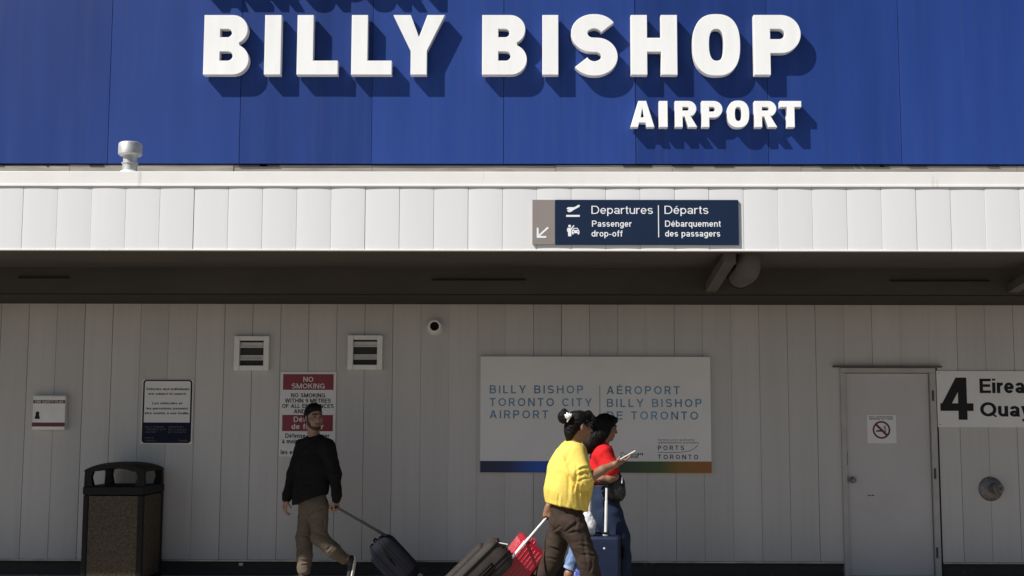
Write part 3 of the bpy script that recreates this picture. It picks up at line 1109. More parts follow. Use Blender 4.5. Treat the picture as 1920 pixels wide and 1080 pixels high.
# canopy
cp = empty('canopy', (0, 0, 0)); cp.parent = bld
FP = (KX(427, 410, YF) - KX(42, 410, YF)) / 6
fx0 = KX(42, 410, YF)
M['fascia'] = panel_mat('fascia_white_paint', (0.755, 0.76, 0.775), 0.42, FP, fx0, 0.02, (0.70, 0.69, 0.68))
g = B()
k = int((XL - fx0) / FP)
while fx0 + k * FP < XR:
    a, b = fx0 + k * FP, fx0 + (k + 1) * FP
    pr = random.Random(k + 400)
    bow = .0018 + pr.uniform(-.0008, .0012)
    t0, t1 = pr.uniform(-.002, .002), pr.uniform(-.002, .002)
    prof = [(a + .0006, .007), (a + .002, .001 + t0)]
    for j in range(1, 8):
        u = j / 8
        prof.append((a + .002 + (b - a - .004) * u, t0 + (t1 - t0) * u - bow * math.sin(math.pi * u)))
    prof += [(b - .002, .001 + t1), (b - .0006, .007)]
    lo = [g.bm.verts.new((x_, YF + y_, Z_FB + .012)) for x_, y_ in prof]
    hi = [g.bm.verts.new((x_, YF + y_, Z_FM + .005)) for x_, y_ in prof]
    for i in range(len(prof) - 1):
        f = g.bm.faces.new((lo[i], lo[i + 1], hi[i + 1], hi[i])); f.smooth = 1 < i < len(prof) - 3
    k += 1
g.obj('fascia', M['fascia'], cp)
g = B()
g.box(XL, XR, YF - .006, YF + .25, Z_FM + .004, Z_FT, bev=.004)
g.box(XL, XR, YF - .013, YF - .0065, Z_FM - .006, Z_FM + .012, bev=.002)
g.obj('fascia_cap', M['cap'], cp)
g = B()
g.box(XL, XR, YF - .009, YF + .04, Z_FB, Z_FB + .011, bev=.002)
g.obj('drip_edge', M['cap'], cp)
YB1 = -1.0                     # front of the bulkhead along the wall
ZH = Z_FB + .012
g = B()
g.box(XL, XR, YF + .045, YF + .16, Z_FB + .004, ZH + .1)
g.obj('front_beam', M['soffit_front'], cp)
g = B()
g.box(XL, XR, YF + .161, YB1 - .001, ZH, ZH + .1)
g.obj('soffit', M['soffit_front'], cp)
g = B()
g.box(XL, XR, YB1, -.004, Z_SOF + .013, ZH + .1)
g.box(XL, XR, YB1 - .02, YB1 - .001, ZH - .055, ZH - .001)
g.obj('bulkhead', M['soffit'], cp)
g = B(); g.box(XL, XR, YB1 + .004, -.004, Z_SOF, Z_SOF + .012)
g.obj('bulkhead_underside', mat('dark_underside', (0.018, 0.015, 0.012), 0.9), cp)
g = B(); g.box(XL, XR, YF + .255, .0, Z_FT - .12, Z_FT - .03)
g.obj('canopy_roof', M['metal'], cp)
# sloping struts under the canopy and the pipe beside one
for px in (1322, 1888):
    xx = KX(px, 540, YB1)
    g = B()
    za, zb_ = ZH - .004, Z_SOF + .035
    for ys_, zz in ((YF + .17, za - .06), (YB1 - .03, zb_)): pass
    q = [(YF + .17, za), (YB1 - .022, zb_ + .085), (YB1 - .022, zb_), (YF + .17, za - .085)]
    vs = [[g.bm.verts.new((xx + dx, y_, z_)) for y_, z_ in q] for dx in (0, .11)]
    g.bm.faces.new(vs[0]); g.bm.faces.new(vs[1][::-1])
    for i in range(4): g.bm.faces.new((vs[0][i], vs[0][(i + 1) % 4], vs[1][(i + 1) % 4], vs[1][i]))
    g.obj('strut', M['joist'], cp)
xx = KX(1409, 505, -2.2)
pz = ZH - .135
g = B(); g.tube([(xx, -2.06, ZH + .02), (xx, -2.06, pz + .06), (xx, -2.04, pz + .02), (xx, -1.98, pz - .005), (xx, -1.9, pz - .01), (xx, -1.56, pz - .01)], .112, 24)
pp = g.obj('drain_pipe', M['joist'], cp)
g = B(); g.tube([(xx, -1.585, pz - .01), (xx, -1.555, pz - .01)], .122, 24)
g.obj('pipe_collar', M['dark'], pp)
for x0, x1, py in ((810, 985, 525), (1668, 1855, 527), (35, 130, 521)):
    a, b = K(x0, py, YB1), K(x1, py, YB1)
    g = B(); g.tube([(a.x, YB1 - .012, a.z), (b.x, YB1 - .012, a.z)], .009, 8)
    g.obj('conduit', M['dark'], cp)

# door
dr = empty('door', (0, 0, 0)); dr.parent = bld
g = B()
s0, s1 = KX(1588, 850, YW), KX(1746, 850, YW)
zt = KZ(1668, 700, YW)
g.box(s0, s1, .022, .068, .02, zt, bev=.003)
d = g.obj('door_leaf', M['door'], bld)
bpy.data.objects.remove(dr)
d.name = 'door'
g = B()
g.box(D_X0, s0 - .004, -.022, .078, 0, zt + .005, bev=.003)
g.box(s1 + .004, D_X1 - .022, -.022, .078, 0, zt + .005, bev=.003)
g.box(D_X0, D_X1 - .022, -.022, .078, zt + .006, D_ZT, bev=.003)
g.obj('door_frame', M['frame'], d)
g = B(); g.box(D_X1 - .021, D_X1 - .001, -.006, .078, 0, D_ZT)
g.obj('side_gap', M['dark'], d)
g = B(); g.box(KX(1561, 692, 0), KX(1764, 692, 0), -.055, -.002, D_ZT + .004, D_ZT + .022, bev=.003)
g.obj('drip_cap', M['rust'], d)
for py in (742, 888, 1036):
    c0 = K(1748 + (py - 742) * .027, py, 0)
    g = B(); g.tube([(c0.x, -.026, c0.z - .055), (c0.x, -.026, c0.z + .055)], .011, 10)
    g.obj('hinge', M['brass'], d)
c0 = K(1599, 900, 0)
g = B()
g.lathe((c0.x, 0, c0.z), [(.001, .0215), (.036, .021), (.036, .014), (.016, .010), (.016, -.02), (.024, -.03), (.028, -.045), (.022, -.056), (.001, -.058)], 'Y', 24)
g.obj('door_knob', M['chrome'], d)
g = B(); g.box(s0 + .001, s0 + .012, .016, .021, c0.z - .03, c0.z + .045)
g.obj('latch_plate', M['dark'], d)
g = B(); g.box(s0 + .001, s0 + .010, .0165, .0215, c0.z + .16, c0.z + .30)
g.obj('latch_plate', M['dark'], d)
c1 = K(1634, 929, .02)
g = B(); g.box(c1.x - .035, c1.x - .015, .017, .0215, c1.z - .005, c1.z + .005); g.box(c1.x, c1.x + .025, .017, .0215, c1.z - .004, c1.z + .004)
g.obj('scuff_plate', M['dark'], d)

# ------------------------------------------------------------------ facade lettering
YL, YLB = -.145, -.048          # face and back of the channel letters


def facade_sign(name, label, chars, ztop, zbot, s, t, yf=YL):
    z0, z1 = KZ(960, zbot, yf), KZ(960, ztop, yf)
    x_first = KX(chars[0][1], (ztop + zbot) / 2, yf)
    e = empty(name, (x_first, YLB, z0), label, 'sign')
    for ch, a, b in chars:
        channel_obj(ch, KX(a, (ztop + zbot) / 2, yf), KX(b, (ztop + zbot) / 2, yf), z0, z1, s, t, yf, YLB, e)
    return e


PXM = KX(1000, 90, YL) - KX(999, 90, YL)
facade_sign('letter_sign', 'large raised white BILLY BISHOP letters across the blue upper wall',
            [('B', 382, 467), ('I', 496, 527), ('L', 557, 634), ('L', 659, 735), ('Y', 737, 834), ('B', 904, 988), ('I', 1017, 1047),
             ('S', 1071, 1158), ('H', 1183, 1270), ('O', 1299, 1388), ('P', 1414, 1502)], 28, 140, 30.5 * PXM, 27 * PXM)
facade_sign('letter_sign', 'small raised white AIRPORT letters under the end of the big name',
            [('A', 1182, 1227), ('I', 1236, 1252), ('R', 1266, 1306), ('P', 1316, 1355), ('O', 1364, 1405), ('R', 1415, 1456), ('T', 1463, 1503)],
            189, 238, 14 * PXM, 11.6 * PXM)
facade_sign('letter_sign', 'raised letters above the big name, known here by their shadow along the upper edge',
            [('A', 381, 432), ('É', 444, 480), ('R', 494, 537), ('O', 549, 596), ('P', 610, 652), ('O', 664, 711), ('R', 725, 768), ('T', 776, 822)],
            -72, -19, 14.5 * PXM, 12 * PXM)

# ------------------------------------------------------------------ signs
# direction sign on the fascia
ys = YF - .019
x0, x1 = KX(998, 416, ys), KX(1385, 416, ys)
z0, z1 = KZ(1190, 459, ys), KZ(1190, 374.5, ys)
xm = KX(1041, 416, ys)
e = empty('direction_sign', (x0, ys, z0), 'navy departures and passenger drop-off sign with taupe arrow panel on the white fascia', 'sign')
g = B(); g.box(xm + .001, x1, ys, YF - .004, z0, z1, bev=.003)
g.obj('sign_panel', [M['navy']], e)
g = B(); g.box(x0, xm - .001, ys, YF - .004, z0, z1, bev=.003)
g.obj('arrow_panel', [M['taupe']], e)
Q = lambda px, py: (KX(px, py, ys), KZ(px, py, ys))
u = KX(1001, 400, ys) - KX(1000, 400, ys)
lettering('lettering', [('Departures', Q(1109, 401)[0], Q(1109, 401)[1], 15.2 * u, 'L', 115 * u), ('Départs', Q(1246, 401)[0], Q(1246, 401)[1], 15.2 * u, 'L', 82 * u)],
          M['sign_text'], ys, e, w=.115, gap=.11)
lettering('lettering', [('Passenger', *Q(1110, 425), 11.5 * u, 'L', 74 * u), ('drop-off', *Q(1109, 443.5), 11.5 * u, 'L', 58 * u),
                        ('Débarquement', *Q(1247, 425), 11.5 * u, 'L', 104 * u), ('des passagers', *Q(1247, 443.5), 11.5 * u, 'L', 103 * u)],
          M['sign_text'], ys, e, w=.15, gap=.12)
g = B(); p = Q(1235, 445); p2 = Q(1235, 385)
g.box(p[0] - .8 * u, p[0] + .8 * u, ys - .002, ys - .0005, p[1], p2[1])
g.obj('divider', M['sign_text'], e)


def icon(name, polys, m, Yp, par, q=Q):
    g = B()
    for i, pl_ in enumerate(polys):
        pts = [q(*p_) for p_ in pl_]
        g.poly([(a, Yp - .0012 - .0003 * i, b) for a, b in pts])
    return g.obj(name, m, par)


icon('plane_symbol', [[(1062, 391), (1065, 388.5), (1077, 388.5), (1085, 384), (1087.5, 385), (1086, 388), (1076, 393.5), (1071, 397), (1066.5, 398), (1063, 395), (1064, 393.8), (1068, 394.6)],
                      [(1061.5, 403), (1087, 403), (1087, 406.6), (1061.5, 406.6)]], M['sign_text'], ys, e)
icon('drop_off_symbol', [arc(1068, 424, 2.6, 2.6, 0, 350, 14), [(1063.5, 427.5), (1071, 427.5), (1075.5, 421.8), (1077, 423.3), (1071.3, 430.5), (1071, 443), (1065.3, 443), (1065, 435), (1063.2, 433.5)],
                         [(1073, 431), (1075, 427.5), (1083, 427.5), (1085, 431), (1086.5, 433.5), (1086.5, 437), (1085.5, 439.5), (1083, 439.5), (1083, 437.2), (1075.4, 437.2), (1075.4, 439.5), (1073, 439.5), (1072, 437), (1072, 433.5)]],
     M['sign_text'], ys, e)
icon('windscreen_mark', [[(1075, 431), (1076, 429), (1082.2, 429), (1083, 431)], arc(1075, 434.2, 1, 1, 0, 350, 10), arc(1083.4, 434.2, 1, 1, 0, 350, 10)], M['navy'], ys - .002, e)
icon('arrow_symbol', [[(1007, 446), (1007, 429.5), (1010, 429.5), (1010, 442.4), (1022, 442.6), (1022, 446)][:0] or [(1006.4, 427), (1009.8, 427), (1010.2, 440), (1026.5, 425), (1029.2, 427.6), (1012.6, 442.4), (1024.5, 442.6), (1024, 446), (1006.4, 446)]],
     M['sign_text'], ys, e)

# fire safety plan box
yb = -.075
x0, x1 = KX(61, 775, yb), KX(122, 775, yb); z0, z1 = KZ(92, 806, yb), KZ(92, 744, yb)
e = empty('document_box', (x0, 0, z0), 'small white metal fire safety plan box with red stripes on the siding', 'box')
g = B(); g.box(x0, x1, yb, -.001, z0, z1, bev=.006)
g.obj('box_body', M['vent'], e)
g = B(); g.box(x0 - .004, x1 + .006, yb - .006, -.001, z1 + .001, z1 + .012, bev=.003)
g.obj('lid', M['vent'], e)
hz = (z1 - z0)
g = B(); g.box(x0 + .004, x1 - .004, yb - .003, yb - .0005, z1 - .20 * hz, z1 - .10 * hz)
g.obj('header_band', mat('box_header', (0.10, 0.035, 0.04), .5), e)
lettering('lettering', [('FIRE SAFETY PLAN', (x0 + x1) / 2, z1 - .185 * hz, .07 * hz, 'C', (x1 - x0) * .86)], M['pink_ink'], yb - .003, e, w=.17)
g = B(); g.box(x0 - .001, x1 + .001, yb - .003, yb - .0005, z0 + .10 * hz, z0 + .22 * hz)
g.obj('lower_band', M['maroon'], e)
bw = x1 - x0
g = B()
g.lathe((x0 + .15 * bw, yb, z0 + .50 * hz), [(.001, -.006), (.018, -.005), (.020, 0)], 'Y', 16)
g.prism([(x0 + .07 * bw, z0 + .33 * hz), (x0 + .23 * bw, z0 + .33 * hz), (x0 + .19 * bw, z0 + .50 * hz), (x0 + .11 * bw, z0 + .50 * hz)], yb - .004, yb + .001)
g.obj('lock', M['ink'], e)

# search notice
yb = -.012
x0, x1 = KX(265, 772, yb), KX(361.5, 772, yb); z0, z1 = KZ(313, 833, yb), KZ(313, 711.5, yb)
e = empty('notice_sign', (x0, 0, z0), 'black-bordered white and navy vehicle search notice on the siding above the litter bin', 'sign')
g = B(); g.box(x0, x1, yb, -.001, z0, z1, bev=.003)
g.obj('backing', M['sign_white'], e)


def rrect(x0, x1, z0, z1, r):
    return arc(x1 - r, z1 - r, r, r, 0, 90, 6) + arc(x0 + r, z1 - r, r, r, 90, 180, 6) + arc(x0 + r, z0 + r, r, r, 180, 270, 6) + arc(x1 - r, z0 + r, r, r, 270, 360, 6)


def flat(name, pts, m, Yp, par, d=.0012):
    g = B(); g.poly([(a, Yp - d, b) for a, b in pts]); return g.obj(name, m, par)


w_, h_ = x1 - x0, z1 - z0
flat('border', rrect(x0 + .012, x1 - .012, z0 + .012, z1 - .004, .035), M['ink'], yb, e)
flat('notice_face', rrect(x0 + .030, x1 - .030, z0 + .032, z1 - .018, .022), M['sign_white'], yb, e, .0024)
zb = z0 + .335 * h_
flat('lower_panel', [(x0 + .026, z0 + .03), (x1 - .026, z0 + .03), (x1 - .026, zb), (x0 + .026, zb)], M['navy_dark'], yb, e, .0036)
cx = (x0 + x1) / 2
L_ = [('Vehicles and individuals', .835, .84), ('are subject to search.', .762, .74), ('Les véhicules et', .615, .58), ('les personnes peuvent', .535, .80), ('être soumis à une fouille.', .462, .86)]
lettering('lettering', [(t, cx, z0 + v * h_, .034 * h_, 'C', w_ * k) for t, v, k in L_], M['ink'], yb - .0036, e, w=.17)
lettering('lettering', [('BILLY BISHOP', x0 + .09 * w_, z0 + .255 * h_, .022 * h_, 'L', .36 * w_), ('TORONTO CITY', x0 + .09 * w_, z0 + .215 * h_, .022 * h_, 'L', .40 * w_), ('AIRPORT', x0 + .09 * w_, z0 + .175 * h_, .022 * h_, 'L', .22 * w_),
                        ('AÉROPORT', x0 + .54 * w_, z0 + .255 * h_, .022 * h_, 'L', .30 * w_), ('BILLY BISHOP', x0 + .54 * w_, z0 + .215 * h_, .022 * h_, 'L', .36 * w_), ('DE TORONTO', x0 + .54 * w_, z0 + .175 * h_, .022 * h_, 'L', .34 * w_),
                        ('PORTS', x0 + .09 * w_, z0 + .085 * h_, .022 * h_, 'L', .16 * w_), ('TORONTO', x0 + .09 * w_, z0 + .045 * h_, .022 * h_, 'L', .22 * w_), ('Canada', x0 + .74 * w_, z0 + .045 * h_, .028 * h_, 'L', .17 * w_)],
          M['ink_grey'], yb - .004, e, w=.15, gap=.2)

# NO SMOKING sign
yb = -.010
x0, x1 = KX(524.5, 776, yb), KX(629.5, 776, yb); z0, z1 = KZ(577, 856, yb), KZ(577, 697, yb)
e = empty('no_smoking_sign', (x0, 0, z0), 'tall white NO SMOKING notice with two red blocks, behind the walking man', 'sign')
g = B(); g.box(x0, x1, yb, -.001, z0, z1, bev=.002)
g.obj('sign_panel', M['sign_white'], e)
ZN = lambda py: KZ(577, py, yb)
cx = (x0 + x1) / 2
u = (x1 - x0) / 105
for a, b in ((701.5, 731), (778, 808.5)):
    flat('red_block', [(x0 + 5 * u, ZN(b)), (x1 - 5 * u, ZN(b)), (x1 - 5 * u, ZN(a)), (x0 + 5 * u, ZN(a))], M['red_ink'], yb, e)
lettering('lettering', [('NO', cx, ZN(716), 9.5 * u, 'C', 19 * u), ('SMOKING', cx, ZN(728.5), 9.5 * u, 'C', 62 * u), ('Défense', cx, ZN(791), 9.8 * u, 'C', 52 * u), ('de fumer', cx, ZN(804.5), 9.8 * u, 'C', 60 * u)],
          M['pink_ink'], yb - .0012, e, w=.17, gap=.12)
lettering('lettering', [('NO SMOKING', cx, ZN(745), 7.6 * u, 'C', 64 * u), ('WITHIN 9 METRES', cx, ZN(755), 7.6 * u, 'C', 86 * u), ('OF ALL ENTRANCES', cx, ZN(765), 7.6 * u, 'C', 97 * u), ('AND EXITS', cx, ZN(775), 7.6 * u, 'C', 52 * u),
                        ('Défense de fumer', cx, ZN(821), 8.2 * u, 'C', 82 * u), ('à moins de 9 mètres', cx, ZN(831.5), 8.2 * u, 'C', 94 * u), ('de toutes', cx, ZN(842), 8.2 * u, 'C', 48 * u), ('les entrées et sorties', cx, ZN(852), 8.2 * u, 'C', 98 * u)],
          M['ink'], yb, e, w=.19, gap=.12)
g = B()
for px in (528, 626):
    g.lathe((KX(px, 777, yb), yb, ZN(777)), [(.007, .001), (.006, -.003), (.001, -.004)], 'Y', 12)
g.obj('screw', M['metal'], e)

# welcome board
yb = -.045
x0, x1 = KX(900.5, 777, yb), KX(1333, 777, yb); z0, z1 = KZ(1117, 886.5, yb), KZ(1117, 668.5, yb)
e = empty('name_board', (x0, 0, z0), 'wide white airport name board with a blue to orange strip along its foot', 'sign')
g = B(); g.box(x0, x1, yb, -.001, z0, z1, bev=.003)
g.obj('board', M['panel_white'], e)
u = (x1 - x0) / 432.5
ZN = lambda py: KZ(1117, py, yb)
XN = lambda px: x0 + (px - 900.5) * u
zs = ZN(865)
g = B(); g.box(x0 + .001, x1 - .001, yb - .004, yb - .0005, z0 + .001, zs)
strip_m = gradient_mat('colour_strip', [(0.0, (.006, .012, .045)), (.12, (.008, .022, .09)), (.26, (.010, .09, .46)), (.36, (.01, .05, .2)), (.45, (.01, .03, .06)), (.62, (.022, .045, .03)), (.78, (.05, .085, .02)), (.86, (.22, .11, .015)), (1.0, (.30, .095, .012))], 0, x1 - x0)
strip = g.obj('colour_strip', strip_m, e)
T_ = [('BILLY BISHOP', 918, 738, 176), ('TORONTO CITY', 918, 762, 192), ('AIRPORT', 918, 785, 110), ('AÉROPORT', 1138, 739, 137), ('BILLY BISHOP', 1138, 763, 178), ('DE TORONTO', 1138, 786.5, 171)]
lettering('lettering', [(t, XN(px), ZN(py), 15.2 * u, 'L', wd * u) for t, px, py, wd in T_], M['board_text'], yb, e, w=.165, gap=.34)
g = B(); g.box(XN(1125) - .5 * u, XN(1125) + .5 * u, yb - .002, yb - .0005, ZN(787), ZN(722))
g.obj('divider', M['ink_grey'], e)
lettering('lettering', [('PORTS', XN(1233), ZN(843.5), 8.2 * u, 'L', 49 * u), ('TORONTO', XN(1233), ZN(860.5), 8.2 * u, 'L', 75 * u)], M['ink'], yb, e, w=.16, gap=.5)
lettering('lettering', [('Canada', XN(1163), ZN(858.5), 10.5 * u, 'L', 33 * u)], M['ink'], yb, e, w=.11, gap=.08)
g = B()
xa, za = XN(1195), ZN(858)
fz = ZN(851)
g.box(XN(1195.5), XN(1197.5), yb - .002, yb - .0005, fz, ZN(848)) if False else None
for a, b in ((1195.6, 1197.6), (1203, 1205)):
    g.box(XN(a), XN(b), yb - .002, yb - .0005, ZN(853.5), ZN(849))
g.poly([(XN(1200.3) + r_ * u * math.cos(t_), yb - .0015, ZN(851.2) + r_ * u * math.sin(t_)) for r_, t_ in [((2.2 if i % 2 == 0 else 1.0), math.pi / 2 + i * math.pi / 7) for i in range(14)]])
g.obj('flag_symbol', M['ink'], e)
lettering('lettering', [('toronto port authority', XN(1233), ZN(826), 3.4 * u, 'L', 68 * u), ('administration portuaire', XN(1233), ZN(831), 3.4 * u, 'L', 76 * u)], M['ink_grey'], yb, e, w=.12, gap=.12)
g = B()
for pts in ([(1233, 848), (1255, 848.2), (1275, 847.6), (1292, 845), (1302, 840), (1308, 833.5)],):
    g.tube([(XN(a), yb - .001, ZN(b)) for a, b in pts], .0028, 6)
g.obj('wave_line', M['ink_grey'], e)

# 4 Eireann Quay
yb = -.014
x0, x1 = KX(1757, 748, yb), KX(1757, 748, yb) + 1.62
z0, z1 = KZ(1840, 801, yb), KZ(1840, 695.5, yb)
e = empty('address_sign', (x0, 0, z0), 'white 4 Eireann Quay address sign in black lettering beside the door', 'sign')
g = B(); g.box(x0, x1, yb, -.001, z0, z1, bev=.002)
g.obj('sign_panel', M['sign_white'], e)
u = KX(1801, 748, yb) - KX(1800, 748, yb)
Q4 = lambda px, py: (KX(px, py, yb), KZ(px, py, yb))
lettering('lettering', [('4', *Q4(1764, 787), 79 * u, 'L', 62 * u)], M['ink'], yb, e, w=.20)
lettering('lettering', [('Eireann', *Q4(1837, 737), 27 * u, 'L', 125 * u), ('Quay', *Q4(1838, 781), 27 * u, 'L', 96 * u)], M['ink'], yb, e, w=.205, gap=.075)
g = B()
for px, py in ((1760, 700), (1763, 796)):
    q = Q4(px, py)
    g.lathe((q[0], yb, q[1]), [(.006, .001), (.005, -.003), (.001, -.004)], 'Y', 12)
g.obj('screw', M['ink_grey'], e)

# sticker on the door
yb = .0195
x0, x1 = KX(1626, 804, yb), KX(1680.5, 804, yb); z0, z1 = KZ(1653, 831, yb), KZ(1653, 778, yb)
e = empty('no_smoking_sticker', (x0, .022, z0), 'square white no smoking symbol sticker on the grey door', 'sign')
g = B(); g.box(x0, x1, yb, .0215, z0, z1)
g.obj('sticker', M['sign_white'], e)
cx, cz, rr = (x0 + x1) / 2 - .003, z0 + (z1 - z0) * .47, (x1 - x0) * .305
ring = B()
for t0 in range(40):
    a, b = 2 * math.pi * t0 / 40, 2 * math.pi * (t0 + 1) / 40
    ring.poly([(cx + r_ * math.cos(t_), yb - .0012, cz + r_ * math.sin(t_)) for r_, t_ in ((rr, a), (rr, b), (rr * .80, b), (rr * .80, a))])
k = rr * .9 * .7071; q = rr * .09
ring.poly([(cx - k - q, yb - .0032, cz + k - q), (cx - k + q, yb - .0032, cz + k + q), (cx + k + q, yb - .0032, cz - k + q), (cx + k - q, yb - .0032, cz - k - q)])
ring.obj('ban_symbol', M['maroon'], e)
g = B(); g.poly([(cx + a * rr, yb - .0022, cz + b * rr) for a, b in ((-.62, -.20), (.28, -.20), (.28, -.04), (-.62, -.04))])
g.poly([(cx + a * rr, yb - .0022, cz + b * rr) for a, b in ((.36, -.20), (.48, -.20), (.48, -.04), (.36, -.04))])
for o_ in (0, .14):
    g.poly([(cx + a * rr, yb - .0024, cz + b * rr) for a, b in ((.36 + o_, .02), (.42 + o_, .02), (.30 + o_, .28), (.38 + o_, .46), (.31 + o_, .46), (.23 + o_, .28))])
g.obj('cigarette_symbol', M['ink'], e)
lettering('lettering', [('NO SMOKING', cx, z1 - .028, .014, 'C', (x1 - x0) * .82), ('DÉFENSE DE FUMER', cx, z1 - .050, .014, 'C', (x1 - x0) * .82), ('thank you', cx, z0 + .012, .010, 'C', (x1 - x0) * .8)][:2], M['ink'], yb, e, w=.16)

# ------------------------------------------------------------------ fittings on the wall
def louvre_vent(px0, px1, py0, py1, label):
    yv = -.05
    x0, x1 = KX(px0, (py0 + py1) / 2, yv), KX(px1, (py0 + py1) / 2, yv)
    z0, z1 = KZ((px0 + px1) / 2, py1, yv), KZ((px0 + px1) / 2, py0, yv)
    e = empty('wall_vent', (x0, 0, z0), label, 'vent', 'louvred vents high on the siding')
    f = .155 * (x1 - x0)
    g = B()
    g.box(x0, x0 + f, yv, -.001, z0, z1, bev=.004)
    g.box(x1 - f, x1, yv, -.001, z0, z1, bev=.004)
    g.box(x0 + f + .001, x1 - f - .001, yv + .006, -.001, z0, z0 + f * .9, bev=.003)
    g.box(x0 + f + .001, x1 - f - .001, yv + .006, -.001, z1 - f * .8, z1, bev=.003)
    g.obj('frame', M['vent'], e)
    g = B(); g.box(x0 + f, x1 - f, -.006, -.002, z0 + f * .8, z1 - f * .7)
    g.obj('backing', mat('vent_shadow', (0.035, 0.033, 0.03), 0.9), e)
    hh = (z1 - z0 - 1.7 * f)
    for k in range(2):
        zc = z0 + .9 * f + hh * (k + .42) / 2
        g = B()
        a, b = x0 + f + .003, x1 - f - .003
        g.prism([(0, 0)] * 0 or [(a, zc), (b, zc), (b, zc + .010), (a, zc + .010)], yv + .010, yv + .030)
        g.bm.verts.ensure_lookup_table()
        g.poly([(a, yv + .030, zc + .010), (b, yv + .030, zc + .010), (b, -.010, zc + hh / 6 + .012), (a, -.010, zc + hh / 6 + .012)])
        g.obj('louvre', M['slat'], e)
    return e


louvre_vent(438.5, 504, 630, 694.5, 'square white louvred vent up and left of the NO SMOKING notice')
louvre_vent(651.5, 717, 628.5, 693, 'square white louvred vent up and right of the NO SMOKING notice')

c0 = K(815, 612, -.05)
e = empty('round_vent', (c0.x, 0, c0.z), 'small round white vent pipe outlet under the soffit, its mouth dark', 'vent')
g = B()
g.lathe((c0.x, 0, c0.z), [(.092, -.001), (.092, -.012), (.074, -.016)], 'Y', 32)
g.obj('wall_flange', M['slat'], e)
g = B()
g.lathe((c0.x, 0, c0.z), [(.070, -.010), (.070, -.075), (.064, -.080), (.048, -.080), (.046, -.030), (.001, -.028)], 'Y', 32)
o = g.obj('pipe_mouth', [M['vent'], M['dark']], e)
for p in o.data.polygons:
    q = p.center
    if math.hypot(q.x, q.z) < .0475: p.material_index = 1

c0 = K(1861, 917, -.03)
e = empty('wall_hydrant', (c0.x, 0, c0.z), 'round chrome fire hose connection with a stubby cap on the siding', 'hydrant')
g = B()
g.lathe((c0.x - .01, 0, c0.z), [(.127, -.001), (.127, -.008), (.120, -.018), (.085, -.034), (.060, -.040)], 'Y', 40)
g.obj('escutcheon', M['chrome'], e)
g = B()
ax0 = Vector((c0.x - .005, -.03, c0.z + .008))
dv = Vector((.42, -.9, .02)).normalized()
g.tube([ax0, ax0 + dv * .05, ax0 + dv * .055, ax0 + dv * .095, ax0 + dv * .10, ax0 + dv * .125], [.05, .05, .062, .062, .048, .044], 24)
o = g.obj('hose_cap', M['chrome'], e)
g = B()
p = ax0 + dv * .12
g.tube([p, p + dv * .028], .016, 6)
g.obj('cap_nut', M['chrome'], o)
g = B()
for t_ in range(4):
    a_ = t_ * math.pi / 2 + .5
    g.lathe((c0.x - .01 + .106 * math.cos(a_), -.020, c0.z + .106 * math.sin(a_)), [(.008, .004), (.007, -.004), (.001, -.005)], 'Y', 8)
g.obj('bolt', M['metal'], e)

# roof vent pipe
yv = YF + .14
b0 = K(243, 324, yv)
zt = KZ(243, 267.5, yv)
u = KX(301, 300, yv) - KX(300, 300, yv)
hh = zt - Z_FT
e = empty('roof_vent', (b0.x, yv, Z_FT), 'stubby galvanised vent pipe with a round cap standing on the canopy edge', 'vent')
g = B(); g.lathe((b0.x, yv, Z_FT - .004), [(18 * u, 0), (18 * u, .012), (17 * u, .028), (13 * u, .036)], 'Z', 32)
g.obj('boot', M['cap'], e)
g = B(); g.lathe((b0.x, yv, Z_FT), [(13.5 * u, .024), (13.5 * u, hh * .32), (15 * u, hh * .33), (15 * u, hh * .36), (12.5 * u, hh * .37), (13 * u, hh * .58), (16 * u, hh * .60)], 'Z', 32)
g.obj('pipe', M['metal'], e)
g = B(); g.lathe((b0.x, yv, Z_FT), [(12 * u, hh * .57), (19 * u, hh * .58), (21.8 * u, hh * .62), (21.8 * u, hh * .93), (20.8 * u, hh * .97), (17 * u, hh), (.001, hh * 1.0)], 'Z', 36)
g.obj('cap', M['metal'], e)

# ------------------------------------------------------------------ litter bin
yf = -.83
x0, x1 = KX(153, 1000, yf), KX(267, 1000, yf)
W_ = x1 - x0; Dp = .72; yk = yf + Dp
ztop = KZ(214, 868, yf); zop1 = KZ(214, 884, yf); zop0 = KZ(214, 912, yf); zrim = KZ(214, 928, yf)
cx, cy = (x0 + x1) / 2, yf + Dp / 2
e = empty('litter_bin', (cx, cy, 0), 'tall black litter bin with brown pebbled panels and an arched open hood', 'bin')
g = B()
pw = .055
for a in (x0, x1 - pw):
    for b in (yf, yk - pw):
        g.box(a, a + pw, b, b + pw, 0, zrim - .002, bev=.012)
g.box(x0 + .012, x1 - .012, yf + .012, yk - .012, 0, .05)
g.obj('frame', M['bin'], e)
for name, bb in (('front_panel', (x0 + pw + .001, x1 - pw - .001, yf + .008, yf + .03, .055, zrim - .01)), ('back_panel', (x0 + pw + .001, x1 - pw - .001, yk - .03, yk - .008, .055, zrim - .01)),
                 ('side_panel', (x0 + .008, x0 + .03, yf + pw + .001, yk - pw - .001, .055, zrim - .01)), ('side_panel', (x1 - .03, x1 - .008, yf + pw + .001, yk - pw - .001, .055, zrim - .01))):
    g = B(); g.box(*bb, bev=.004); g.obj(name, M['pebble'], e)
g = B()
g.box(x0 - .006, x1 + .006, yf - .006, yk + .006, zrim, zop0 - .001, bev=.012)
g.obj('rim', M['bin'], e)
